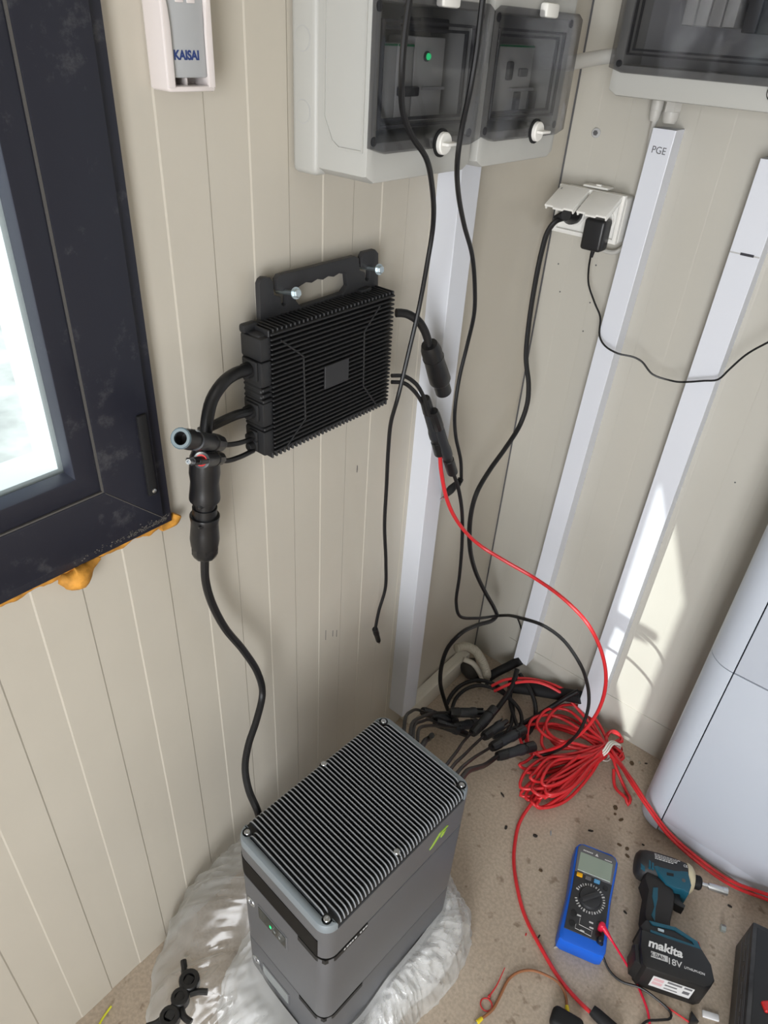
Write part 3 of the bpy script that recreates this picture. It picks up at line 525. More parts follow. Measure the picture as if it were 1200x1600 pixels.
# ------------------------------------------------------------ distribution boxes
def knob(parent, x, y, z, r=0.0125):
    m = MB(); m.lathe((x, y, z), (x, y, z+1), [(0, r*1.25), (0.002, r*1.25), (0.0025, r*1.05), (0.0025, 0.001)], 24); k = m.build('latch_ring', 'black_rubber', parent)
    m = MB(); m.lathe((x, y, z+0.001), (x, y, z+1), [(0, r), (0.006, r), (0.0075, r*0.9), (0.0076, 0.001)], 24); k = m.build('latch_knob', 'socket_white', parent)
    m = MB(); m.box((x+0.004, y, z+0.012), (r*1.9, 0.0035, 0.011), 0.001); m.build('grip', 'socket_white', k)
def enclosure(name, label, mw, w=0.215, h=0.215, d=0.117, mods='a', tab=True):
    t = thing(name, label, 'electrical box', mw); hw = w/2; db = 0.042
    MB().box((0, h/2, db/2), (w, h, db), 0.008, 3).build('base', 'enclosure', t)
    fr = [(-hw+.004, 0.010), (-hw+0.018, 0.002), (hw-0.018, 0.002), (hw-.004, 0.010), (hw-.004, h-.002), (-hw+.004, h-.002)]
    ow, ob, ot = hw-0.020, 0.045, h-0.042
    m = MB(); m.shape(fr, db-0.002, d, holes=[[(-ow, ob), (ow, ob), (ow, ot), (-ow, ot)]], bev=0.004); m.build('cover', 'enclosure', t)
    MB().box((0, h/2, db+0.004), (w-0.03, h-0.05, 0.004)).build('cover_plate', 'cover_plate', t)
    # side panel outline and knock-outs on the side towards the window
    Ms = Matrix(((0, 0, -1, -hw+0.0042), (0, 1, 0, 0), (1, 0, 0, 0), (0, 0, 0, 1)))
    pz = [(db+0.008, 0.062), (db+0.020, 0.040), (db+0.030, 0.034), (d-0.006, 0.034), (d-0.006, h-0.02), (db+0.020, h-0.02), (db+0.008, h-0.04)]
    inn = [(a+(0.0022 if a < 0.08 else -0.0022), b+(0.0022 if b < 0.1 else -0.0022)) for a, b in pz]
    m = MB(); m.shape(pz, 0.0, 0.0016, holes=[inn], Mx=Ms); m.build('side_rib', 'enclosure', t)
    for yk in (0.066, 0.136):
        m = MB(); m.lathe((-hw+0.0002, yk, db*0.48), (-hw-1, yk, db*0.48), [(0, 0.0115), (0.0008, 0.0115), (0.0011, 0.0105), (0.0011, 0.0005)], 22); m.build('knock_out', 'enclosure', t)
        m = MB(); m.lathe((-hw+0.0001, yk, db*0.48), (-hw-1, yk, db*0.48), [(0, 0.0124), (0.0004, 0.0124), (0.0004, 0.0115)], 22, cap=False); m.build('knock_out_groove', 'cover_plate', t)
    # smoked door
    dw = hw-0.002
    dp = [(-dw, 0.040), (-dw+0.022, 0.034), (dw-0.022, 0.034), (dw, 0.040), (dw, h-0.040), (dw-0.012, h-0.034), (-dw+0.012, h-0.034), (-dw, h-0.040)]
    dr = MB().shape(dp, d+0.001, d+0.012, bev=0.003).build('smoked_door', 'smoked', t)
    a, b0, b1 = dw-0.020, 0.058, h-0.056
    for k, (o_, z_) in enumerate(((0.0, d-0.004), (0.006, d-0.010))):
        m = MB(); m.shape([(-a+o_, b0+o_), (a-o_, b0+o_), (a-o_, b1-o_), (-a+o_, b1-o_)], z_, z_+0.004, holes=[[(-a+o_+.003, b0+o_+.003), (a-o_-.003, b0+o_+.003), (a-o_-.003, b1-o_-.003), (-a+o_+.003, b1-o_-.003)]]); m.build('inner_frame', 'enclosure_dark', t)
    for sx_, sy_ in ((-1, 0.046), (-1, h-0.046), (1, 0.046), (1, h-0.046)):
        m = MB(); m.lathe((sx_*(dw-0.012), sy_, d-0.0005), (sx_*(dw-0.012), sy_, d+1), [(0, .005), (.0012, .005), (.0012, .0005)], 14); m.build('cover_screw', 'enclosure_dark', t)
    if tab:
        MB().box((0.012, h-0.034, d+0.009), (0.032, 0.016, 0.012), 0.003).build('door_tab', 'socket_white', t)
    return t, d, h, dw
def breaker(t, x, y0, y1, wd, z0, z1, mt='module_white'):
    b = MB().box((x, (y0+y1)/2, (z0+z1)/2), (wd, y1-y0, z1-z0), 0.002).build('module', mt, t); return b
A, d, h, dw = enclosure('distribution_box', 'grey box with smoked door and green light, above the hanging black device', on_left(-0.607, 1.345))
for x in (-0.052, -0.022): 
    b = breaker(A, x, 0.064, 0.138, 0.029, 0.055, 0.098)
    MB().box((x, 0.136, 0.0985), (0.027, 0.002, 0.001)).build('stripe', 'green_stripe', b)
b = breaker(A, 0.026, 0.060, 0.145, 0.058, 0.055, 0.096)
MB().box((-0.020, 0.092, 0.103), (0.034, 0.010, 0.008), 0.002).build('toggle', 'enclosure_dark', A)
m = MB(); m.lathe((0.018, 0.126, 0.0965), (0.018, 0.126, 1.1), [(0, .0052), (.002, .0052), (.003, .003), (.003, .0005)], 16); m.build('lamp_ring', 'enclosure_dark', b)
m = MB(); m.lathe((0.018, 0.126, 0.098), (0.018, 0.126, 1.1), [(0, .0036), (.003, .0034), (.0042, .002), (.0043, .0003)], 16); m.build('indicator_light', 'led_green', b)
MB().box((0.026, 0.156, 0.085), (0.056, 0.014, 0.03), 0.002).build('terminal_cover', 'enclosure_dark', A)
MB().box((0.034, 0.094, 0.0975), (0.045, 0.003, 0.003)).build('rail_lip', 'cover_plate', A)
knob(A, 0.018, 0.040, d+0.0115)
B, d, h, dw = enclosure('distribution_box', 'grey box with smoked door and no light, next to the wall corner', on_left(-0.383, 1.345))
b = breaker(B, -0.005, 0.062, 0.142, 0.10, 0.055, 0.094); MB().box((-0.005, 0.140, 0.0945), (0.095, 0.002, 0.001)).build('stripe', 'green_stripe', b)
MB().box((-0.018, 0.112, 0.096), (0.012, 0.022, 0.008), 0.003).build('toggle', 'enclosure_dark', b)
MB().box((0.018, 0.110, 0.096), (0.020, 0.010, 0.006), 0.002).build('toggle', 'enclosure_dark', b)
MB().box((0.020, 0.090, 0.096), (0.060, 0.004, 0.006), 0.001).build('rail_lip', 'cover_plate', b)
MB().box((0.010, 0.076, 0.096), (0.012, 0.022, 0.006), 0.001).build('toggle', 'enclosure_dark', b)
MB().box((0.055, 0.073, 0.092), (0.022, 0.028, 0.008), 0.001).build('toggle', 'enclosure_dark', B)
knob(B, 0.018, 0.042, d+0.0115)
MB().box((0.012, h-0.010, d+0.0005), (0.026, 0.008, 0.0008)).build('rating_sticker', 'print_bright', B)
MB().box((0.014, h-0.0055, d+0.001), (0.018, 0.004, 0.0006)).build('sticker_band', 'logo_green', B)
Cb, d, h, dw = enclosure('distribution_box', 'wide grey box with smoked door on the right-hand wall', on_right(0.322, 1.4235), w=0.43, h=0.40, tab=False)
for i in range(4): breaker(Cb, -0.115+0.02*i, 0.10, 0.18, 0.018, 0.055, 0.10, 'module_white')
for i in range(6):
    b = breaker(Cb, -0.025+0.022*i, 0.095, 0.185, 0.020, 0.055, 0.10, 'enclosure_dark')
knob(Cb, 0.044, 0.028, d+0.0005, 0.010)

# grey conduit between the boxes across the corner
m = MB(); m.tube([(0.050, -0.277, 1.452), (0.055, -0.18, 1.462), (0.075, -0.085, 1.475), (0.112, -0.055, 1.482)], 0.011, 12)
tag(m.build('conduit', 'grey_pvc'), 'pale grey conduit running between boxes across the wall corner', 'conduit')

# ------------------------------------------------------------ cable trunking
def trunk(name, label, a, b, width, depth, mw, mt='trunk_white'):
    """a, b: lower and upper left corners in wall coordinates; base tray and snap-on lid"""
    t = thing(name, label, 'trunking', mw)
    (x0, y0), (x1, y1) = a, b
    m = MB(); m.shape([(x0, y0), (x0+width, y0), (x1+width, y1), (x1, y1)], 0.0, depth-0.004, bev=0.0); m.build('tray', mt, t, ang=20)
    m = MB(); m.shape([(x0-0.0006, y0), (x0+width+0.0006, y0), (x1+width+0.0006, y1), (x1-0.0006, y1)], depth-0.009, depth, bev=0.0012); m.build('lid', mt, t, ang=20)
    return t
trunk('cable_trunking', 'upright white trunking on the left wall below the two boxes', (-0.405, 0.088), (-0.409, 1.346), 0.052, 0.043, on_left(0, 0))
t = thing('cable_trunking', 'short cream trunking lying along the floor in the corner', 'trunking', on_left(0, 0))
MB().box((-0.217, 0.030, 0.014), (0.27, 0.058, 0.028), 0.001).build('tray', 'trunk_cream', t)
MB().box((-0.217, 0.030, 0.024), (0.2705, 0.0585, 0.012), 0.0015).build('lid', 'trunk_cream', t)
t1 = trunk('cable_trunking', 'white trunking with handwritten letters under the wide box', (0.142, 0.088), (0.171, 1.382), 0.0395, 0.04, on_right(0, 0))
text('PGE', 0.0155, 'handwriting', 'pencil', t1, T((0.177, 1.345, 0.0402)) @ Matrix.Rotation(R(-2), 4, 'Z'), depth=0.0001, sx=0.95)
t2 = trunk('cable_trunking', 'white trunking beside the white appliance with sunlight on its foot', (0.345, 0.045), (0.3545, 1.36), 0.049, 0.04, on_right(0, 0))
text('P', 0.017, 'handwriting', 'pencil', t2, T((0.391, 1.335, 0.0402)), depth=0.0001)
MB().box((0.378, 1.2175, 0.0402), (0.0485, 0.0022, 0.0004)).build('lid_joint', 'cover_plate', t2)
MB().box((0.382, 1.2178, 0.0406), (0.022, 0.0042, 0.0004)).build('ink_mark', 'ink', t2)
o = MB().tube([(0.37, -0.021, 1.36), (0.37, -0.021, 1.40), (0.37, -0.021, 1.43)], 0.009, 12).build('cable_gland', 'grey_pvc'); tag(o, 'grey cable gland above the trunking beside the appliance', 'gland', 'cable glands')

for (x, r, lb) in ((0.163, 0.0105, 'slim grey cable gland under wide box, beside the larger gland'), (0.190, 0.0145, 'larger hexagonal grey cable gland under the wide box')):
    t = thing('cable_gland', lb, 'gland', None, 'cable glands'); t.location = (x, -0.026, 1.425)
    m = MB(); m.lathe((0, 0, 0), (0, 0, -1), [(0, r), (0.018, r), (0.020, r*0.9), (0.020, 0.001)], 6 if r > .012 else 20); m.build('nut', 'grey_pvc', t, ang=25)
    m = MB(); m.lathe((0, 0, -0.018), (0, 0, -1), [(0, r*0.95), (0.012, r*0.88), (0.017, r*0.7), (0.017, 0.001)], 20); m.build('dome', 'grey_pvc', t)
cable('greycable', 'grey_cable', 0.0045, 'grey_pvc', 'light grey cable from gland down behind the lettered trunking to socket', n=10)

# round grommet and small screw dots on the walls
t = thing('wall_grommet', 'small dark round screw cap above the wall socket', 'screw cap', on_right(0.052, 1.358))
m = MB(); m.lathe((0, 0, 0), (0, 0, 1), [(0, .0085), (.0015, .0085), (.0028, .0070), (.0028, .0005)], 20); m.build('washer', 'cover_plate', t)
m = MB(); m.lathe((0, 0, .0028), (0, 0, 1), [(0, .0045), (.0015, .0045), (.0015, .0005)], 6); m.build('screw_head', 'enclosure_dark', t)

# ------------------------------------------------------------ double socket, plug and charger on the right wall
so = thing('wall_socket', 'white double wall socket with both hinged covers raised', 'socket', on_right(0.088, 1.186))
MB().box((0, 0.041, 0.020), (0.134, 0.082, 0.040), 0.006, 3).build('housing', 'socket_white', so)
m = MB(); m.shape([(-.066, .002), (.066, .002), (.066, .086), (-.066, .086)], 0.038, 0.047, holes=[[(-.058, .010), (.058, .010), (.058, .070), (-.058, .070)]], bev=.002); m.build('front_rim', 'socket_white', so)
MB().box((0, 0.089, 0.022), (0.05, 0.004, 0.026), 0.0015).build('hinge_block', 'socket_white', so)
MB().box((0.004, 0.092, 0.028), (0.010, 0.004, 0.006), 0.001).build('latch_nub', 'socket_white', so)
for s_, lb in ((-1, 'E'), (1, 'F')):
    m = MB(); m.lathe((s_*0.029, 0.04, 0.0405), (s_*0.029, 0.04, 1), [(0, .0235), (.003, .0235), (.003, .020), (.0008, .0195), (.0008, .001)], 24); m.build('outlet', 'socket_white', so)
    fl_ = bpy.data.objects.new('hinged_cover', None)
    Mf = T((s_*0.0325, 0.082, 0.047)) @ Matrix.Rotation(R(-62), 4, 'X')
    m = MB(); m.shape([(-.029, -.060), (-.011, -.060), (-.010, -.064), (.010, -.064), (.011, -.060), (.029, -.060), (.029, 0), (-.029, 0)], 0.0, 0.004, Mx=Mf, bev=0.0012)
    c_ = m.build('hinged_cover', 'socket_white', so)
    for q in (-1, 1):
        m2 = MB(); m2.box((q*0.0275, -0.03, -0.003), (0.003, 0.058, 0.006), 0.0008); m2.bm.transform(Mf); m2.build('cover_edge', 'socket_white', c_)
    if s_ < 0: text('E', 0.006, 'handwriting', 'pencil', so, Mf @ T((-0.024, -0.012, 0.0043)), depth=0.0001)
pl = thing('power_plug', 'black round mains plug under the left socket cover', 'plug', on_right(0.059, 1.226))
m = MB(); m.lathe((0, 0, 0.042), (0, 0, 1), [(0, .019), (.012, .019), (.022, .013), (.030, .010), (.030, .001)], 20); m.build('body', 'black_plastic', pl)
m = MB(); m.tube([(0, 0, .058), (-.010, -.003, .064), (-.022, -.012, .064)], 0.008, 10, 0.004); m.build('cable_boot', 'black_rubber', pl)
cable('cord', 'mains_cable', 0.0052, 'black_cable', 'thick black mains cord hanging from socket down into the corner', n=10)
ch = thing('charger', 'small black plug-in charger under the right socket cover', 'charger', on_right(0.121, 1.176))
MB().box((0.0, 0.027, 0.062), (0.041, 0.056, 0.034), 0.006, 3).build('body', 'black_plastic', ch)
m = MB(); m.lathe((0.0, 0.001, 0.060), (0.0, -1, 0.060), [(0, .0042), (.006, .004), (.016, .0025), (.016, .0005)], 12); m.build('strain_relief', 'black_rubber', ch)
cable('adapter', 'charger_lead', 0.0019, 'black_cable', 'thin black charger lead sagging across both trunkings', n=7)
# screw holes and marks
mk = MB(); mk.lathe((0, 0, 0), (0, 0, 1), [(0, .0016), (.0006, .0016), (.0008, .0008)], 8)
dot = mk.build('screw_hole', 'enclosure_dark'); dot.matrix_world = on_right(0.028, 1.118); tag(dot, 'tiny dark screw hole upper left below the wall socket', 'hole', 'screw holes')
for x, z, lb in ((0.0435, 1.065, 'lower left below the wall socket'), (0.108, 1.133, 'right below the charger beside trunking'), (0.113, 1.06, 'above the sagging charger lead at trunking'), (0.112, 1.0, 'below the sagging charger lead at trunking'), (0.49, 0.80, 'alone above the white appliance seam')):
    o = dot.copy(); COL.objects.link(o); o.matrix_world = on_right(x, z); o['label'] = 'tiny dark screw hole '+lb
cable('hook', 'wall_hook', 0.0018, 'black_plastic', 'thin black nail sticking out of the wall low beside the lettered trunking', 'nail', n=6)

# ------------------------------------------------------------ black inverter on the left wall
iv = thing('inverter', 'black ribbed inverter with carry handle hung on two bolts', 'inverter', on_left(-0.703, 1.008))
OY, OZ = 0.703, 1.008
MB().box((0.008, 0.085, 0.033), (0.252, 0.170, 0.034), 0.004, 3).build('body', 'inverter', iv)
fm = MB().box((0, 0, 0), (0.240, 0.0028, 0.012), 0.0009, 1).build('fin', 'inverter', iv); fm.location = (0.014, 0.006, 0.0535)
for k in range(1, 27): share(fm.data, 'fin', iv, (0.014, 0.006+0.0063*k, 0.0535))
for nm, y in (('top_ribs', 0.171), ('bottom_ribs', -0.0005)):
    m = MB()
    for k in range(33): m.box((-0.106+0.0075*k, y, 0.036), (0.0030, 0.009, 0.040), 0.0008, 1)
    o = m.build(nm, 'inverter', iv); o['kind'] = 'stuff'
for pts in ([(-.090, .160), (-.051, .128), (-.048, .036), (-.084, .006)], [(.101, .162), (.069, .132), (.072, .048), (.106, .004)]):
    P = [Vector((x, y, 0.0590)) for x, y in pts]; Q = []
    for a, b in zip(P, P[1:]): Q += [a.lerp(b, i/8) for i in range(8)]
    m = MB(); m.tube(Q+[P[-1]], 0.0013, 6, raw=True); m.build('outline_rib', 'inverter', iv)
MB().box((0.012, 0.086, 0.0602), (0.048, 0.034, 0.003), 0.0006, 1).build('nameplate', 'inverter_plate', iv)
# connection blocks at both ends
for y, hh in ((0.152, 0.030), (0.119, 0.034), (0.063, 0.034), (0.021, 0.036)):
    b = MB().box((-0.112, y, 0.037), (0.018, hh, 0.038), 0.003, 2).build('port_block', 'inverter', iv)
for y in (0.098, 0.090, 0.082, 0.042): MB().box((-0.111, y, 0.036), (0.016, 0.004, 0.038), 0.001, 1).build('end_rib', 'inverter', iv)
for y, r in ((0.123, 0.011), (0.065, 0.010), (0.029, 0.0065), (0.014, 0.0065)):
    MB().box((-0.122, y, 0.036), (0.005, r*2.5, r*2.5), 0.003, 2).build('port_collar', 'inverter', iv)
    m = MB(); m.lathe((-0.122, y, 0.036), (-1, y, 0.036), [(0, r), (.010, r*0.92), (.011, r*0.7), (.011, .001)], 16); m.build('cable_boot', 'black_rubber', iv)
for y, r in ((0.146, 0.012), (0.058, 0.012)):
    MB().box((0.134, y, 0.038), (0.010, r*2.6, 0.022), 0.002, 2).build('port_collar', 'inverter', iv)
br = [(-.792, 1.228), (-.789, 1.233), (-.784, 1.235), (-.774, 1.233), (-.769, 1.227), (-.768, 1.210), (-.757, 1.205), (-.756, 1.196), (-.752, 1.192), (-.747, 1.194), (-.745, 1.210), (-.763, 1.215), (-.763, 1.228), (-.758, 1.233),
      (-.617, 1.233), (-.609, 1.229), (-.606, 1.212), (-.594, 1.206), (-.593, 1.196), (-.589, 1.193), (-.584, 1.196), (-.584, 1.209), (-.603, 1.215), (-.603, 1.229), (-.598, 1.235), (-.574, 1.235), (-.567, 1.229), (-.563, 1.17), (-.792, 1.17)]
grip = [(-.730, 1.210)]+[(-.722+0.0105*i, 1.213+(0.0022 if i % 2 else -0.0006)) for i in range(9)]+[(-.634, 1.212), (-.631, 1.195), (-.640, 1.187), (-.722, 1.185), (-.730, 1.195)]
m = MB(); m.shape([(a+OY, b-OZ) for a, b in br], 0.014, 0.022, holes=[[(a+OY, b-OZ) for a, b in grip]], bev=0.0012); m.build('handle_bracket', 'inverter_plate', iv)
for x in (-0.112, 0.105):
    MB().box((x, 0.173, 0.025), (0.024, 0.012, 0.012), 0.004).build('bracket_lug', 'inverter', iv)
for k, lb in (('screw1', 'zinc hex bolt in the notch nearest the window'), ('screw2', 'zinc hex bolt in the notch farther from the window')):
    p0, p1 = [Vector(p) for p in SEG[k]]; L = (p1-p0).length
    t = thing('hex_bolt', 'zinc-plated '+lb[5:], 'bolt', Matrix.Translation(p0), 'inverter bolts'); q = p1-p0; dn = q.normalized()
    m = MB(); m.lathe((0, 0, 0), q, [(L*i/22, 0.0032 if i % 2 else 0.0026) for i in range(23)], 10); m.build('threaded_shank', 'zinc', t)
    m = MB(); m.lathe(dn*L, dn*(L+1), [(0, .0075), (.0012, .0075), (.0012, .0010)], 18); m.build('flange', 'zinc', t)
    m = MB(); m.lathe(dn*(L+.001), dn*(L+1), [(0, .0055), (.0045, .0055), (.0055, .0046), (.0055, .0005)], 6); m.build('hex_head', 'zinc', t, ang=20)

# ------------------------------------------------------------ connectors
def along(p0, p1, prof, n=16, sq=1.0, cap=True):
    m = MB(); m.lathe(p0, p1, prof, n, sq, cap=cap); return m
def big_connector(name, label, key, r, two=True):
    p0, p1 = [Vector(p) for p in SEG[key]]; L = (p1-p0).length; d = (p1-p0)/L
    t = thing(name, label, 'connector', Matrix.Translation(p0))
    f = lambda a, b, prof, nm, mt, n=22: along(d*L*a, d*L*(a+1), [(x*L, y*r) for x, y in prof], n).build(nm, mt, t)
    if two:
        f(0.0, 0, [(0, .30), (.0, .72), (.05, .86), (.07, .9), (.07, .93), (.20, 1.0), (.28, .92), (.36, .97), (.42, 1.02), (.44, 1.0), (.44, .2)], 'upper_shell', 'connector', 24)
        f(0.42, 0, [(0, .78), (.06, .78), (.06, .72), (.09, .72), (.09, .82), (.20, .82)], 'coupling_neck', 'connector', 22)
        f(0.585, 0, [(0, .5), (0, .98), (.01, 1.0), (.06, .92), (.14, .95), (.22, 1.0), (.29, .93), (.292, .86), (.295, .86)], 'lower_shell', 'connector', 24)
        f(0.868, 0, [(0, .88), (.005, .93), (.07, .92), (.11, .78), (.132, .5), (.132, .1)], 'gland_nut', 'connector', 10)
        for a in (0.44, 0.62): MB().box(d*L*a+Vector((0.6, -0.75, 0))*r, (0.004, 0.008, 0.004), 0.001).build('latch', 'black_plastic', t)
    else:
        f(0.0, 0, [(0, .35), (0, .72), (.10, .90), (.26, .94)], 'gland_nut', 'connector', 14)
        f(0.25, 0, [(0, .96), (.08, .90), (.30, .96), (.48, 1.0), (.52, .9), (.52, .2)], 'shell', 'connector', 24)
        f(0.75, 0, [(0, .76), (.25, .76), (.25, .62), (.10, .60), (.10, .01)], 'end_sleeve', 'black_plastic', 22)
def mc4(name, label, key, r=0.0088, male=False, red=False, cap=None, group=None):
    p0, p1 = [Vector(p) for p in SEG[key]]; L = (p1-p0).length; d = (p1-p0)/L
    t = thing(name, label, 'connector', Matrix.Translation(p0), group)
    nose = 0.30 if male else 0.30
    along((0, 0, 0), d, [(0, r*.55), (0, r*.85), (.06*L, r*1.0), (.24*L, r*1.05), (.26*L, r*.9)], 10).build('gland_nut', 'connector', t, ang=25)
    b = along(d*.25*L, d*2, [(0, r*.85), (.03*L, r*.98), (.28*L, r*.98), (.34*L, r*1.12), (.44*L, r*1.12), (.45*L, r*.7)], 18).build('barrel', 'connector_grey', t)
    side = d.cross(Vector((0, 0, 1))).normalized(); up = side.cross(d).normalized()
    if male:
        along(d*.69*L, d*2, [(0, r*.62), (.31*L, r*.52), (.31*L, r*.05)], 12).build('pin_sleeve', 'connector', t)
        Mr = Matrix((( d.x, side.x, up.x, 0), (d.y, side.y, up.y, 0), (d.z, side.z, up.z, 0), (0, 0, 0, 1)))
        for s_ in (-1, 1): MB().box(d*L*.82+side*s_*r*.95, (L*.26, r*.25, r*.6), 0.0006, 1, rot=Mr).build('clip_arm', 'connector', t)
        if red: along(d*.68*L, d*2, [(0, r*.80), (.025*L, r*.80), (.025*L, r*.5)], 16).build('seal_ring', 'red_plastic', t)
    else:
        along(d*.69*L, d*2, [(0, r*.95), (.08*L, r*.95), (.085*L, r*1.08), (.31*L, r*1.08), (.31*L, r*.72), (.16*L, r*.68), (.16*L, r*.05)], 18).build('socket_sleeve', 'connector', t)
        if cap: along(d*.985*L, d*2, [(0, r*.70), (0, r*1.10), (.02*L, r*1.12), (.03*L, r*1.0), (.03*L, r*.70), (0, r*.70)], 18, cap=False).build('rim', cap, t)
        for s_ in (-1, 1):
            Mr = Matrix((( d.x, side.x, up.x, 0), (d.y, side.y, up.y, 0), (d.z, side.z, up.z, 0), (0, 0, 0, 1)))
            MB().box(d*L*.80+up*s_*r*1.05, (L*.10, r*.5, r*.12), 0.0003, 1, rot=Mr).build('slot', 'black_plastic', t)
    return t
big_connector('cable_coupling', 'large two-piece black cable coupling hanging left of the inverter', 'ac_conn', 0.0195)
cable('acloop', 'inverter_cable', 0.0078, 'black_cable', 'thick black cable curving from the inverter into the large coupling', n=12)
cable('acdown', 'inverter_cable', 0.0060, 'black_cable', 'black cable winding down from the large coupling to the grey power station', n=10)
cable('stub2', 'inverter_cable', 0.0062, 'black_cable', 'short black cable passing behind the thick curved inverter cable', n=10)
cable('pvl1', 'solar_lead', 0.0034, 'black_cable', 'upper of two thin black leads left of inverter')
cable('pvl2', 'solar_lead', 0.0034, 'black_cable', 'lower of two thin black leads left of inverter')
mc4('solar_connector', 'open-ended black solar connector with blue-grey rim pointing at the window', 'mc4_l1', 0.0105, cap='cap_blue')
t = mc4('solar_connector', 'black solar connector with bare metal pin and red ring, left of inverter', 'mc4_l2', 0.0088, male=True, red=True)
p0, p1 = [Vector(p) for p in SEG['mc4_l2']]; L = (p1-p0).length; d = (p1-p0)/L
along(d*L*0.98, d*2, [(0, .0030), (.012, .0030), (.012, .0018), (.006, .0015), (.006, .0002)], 12).build('metal_pin', 'steel', t)
big_connector('cable_coupling', 'single black cable coupling with open end, right of the inverter', 'ac_conn_r', 0.0185, two=False)
cable('acr', 'inverter_cable', 0.0066, 'black_cable', 'short thick black cable from the inverter to the open coupling', n=12)
cable('pvr1', 'solar_lead', 0.0034, 'black_cable', 'upper of two thin black leads right of inverter')
cable('pvr2', 'solar_lead', 0.0034, 'black_cable', 'lower of two thin black leads right of inverter')
mc4('solar_connector', 'mated black solar connector from which the red cable hangs', 'mc4_r1', 0.0098)
mc4('solar_connector', 'mated black solar connector from which a black cable hangs, right of inverter', 'mc4_r2', 0.0098)
cable('hang1', 'hanging_lead', 0.0034, 'black_cable', 'black lead hanging in front of the green-light box, ending above the power station')
t = thing('barrel_plug', 'small black barrel plug dangling low on the left wall', 'plug')
p0, p1 = [Vector(p) for p in SEG['plug1']]; t.location = p0; q = p1-p0; L = q.length
along((0, 0, 0), q, [(0, .004), (0, .0062), (L*.35, .0066), (L*.38, .0056), (L*.9, .0052), (L*.95, .004), (L*.95, .001)], 14).build('grip', 'black_plastic', t)
along(q*.9, q*2, [(0, .0025), (.010, .0025), (.010, .0005)], 10).build('tip', 'steel', t)
cable('hang2', 'hanging_lead', 0.0034, 'black_cable', 'black lead hanging between the two left boxes, ending in an angled plug')
t = thing('angled_plug', 'black angled plug with ribbed boot in front of the upright trunking', 'plug')
p0, p1 = [Vector(p) for p in SEG['plug2']]; t.location = p0; q = p1-p0; L = q.length
along((0, 0, 0.004), (q*0.2)+Vector((0, 0, -.010)), [(L*.3*i/12, .0065 if i % 2 else .0048) for i in range(13)], 12).build('ribbed_boot', 'black_rubber', t)
along(q*.22, q*2, [(0, .005), (.05*L, .0085), (.3*L, .0105), (.5*L, .0085), (.62*L, .0055), (.62*L, .001)], 16, 0.7).build('grip', 'black_plastic', t)
along(q*.82, q*2, [(0, .0026), (.014, .0026), (.014, .0005)], 10).build('tip', 'steel', t)

# ------------------------------------------------------------ white appliance against the right wall
ap = thing('heating_unit', 'large white floor-standing appliance with rounded corner on the right', 'appliance'); ap.location = (0.585, -0.2, 0)
def corner(z0, z1, name, inset=0.0):
    r = 0.052; x0 = inset; pts = [(x0, 0.19), (x0, r)]
    pts += [(x0+r-r*math.cos(a*math.pi/20), r-(r-inset)*math.sin(a*math.pi/20)) for a in range(1, 11)]
    pts += [(0.0545, inset), (0.0545, 0.19)]
    m = MB(); m.shape(pts, z0, z1, bev=0.0012); return m.build(name, 'appliance', ap, ang=25)
def panel(z0, z1, name, inset=0.0):
    return MB().box((0.0565+0.27, 0.09+inset/2, (z0+z1)/2), (0.54, 0.18-inset, z1-z0), 0.002, 2).build(name, 'appliance', ap)
corner(0.008, 0.050, 'corner_plinth', 0.002); panel(0.008, 0.050, 'plinth', 0.003)
corner(0.0515, 0.530, 'corner_panel'); panel(0.0515, 0.530, 'front_panel')
corner(0.5325, 1.55, 'corner_panel'); panel(0.5325, 1.55, 'front_panel')
MB().box((0.32, 0.1, 0.78), (0.50, 0.16, 1.5)).build('inner_case', 'cover_plate', ap)
for x in (0.06, 0.55): MB().box((x, 0.1, 0.004), (0.03, 0.03, 0.010), 0.002).build('foot', 'black_rubber', ap)

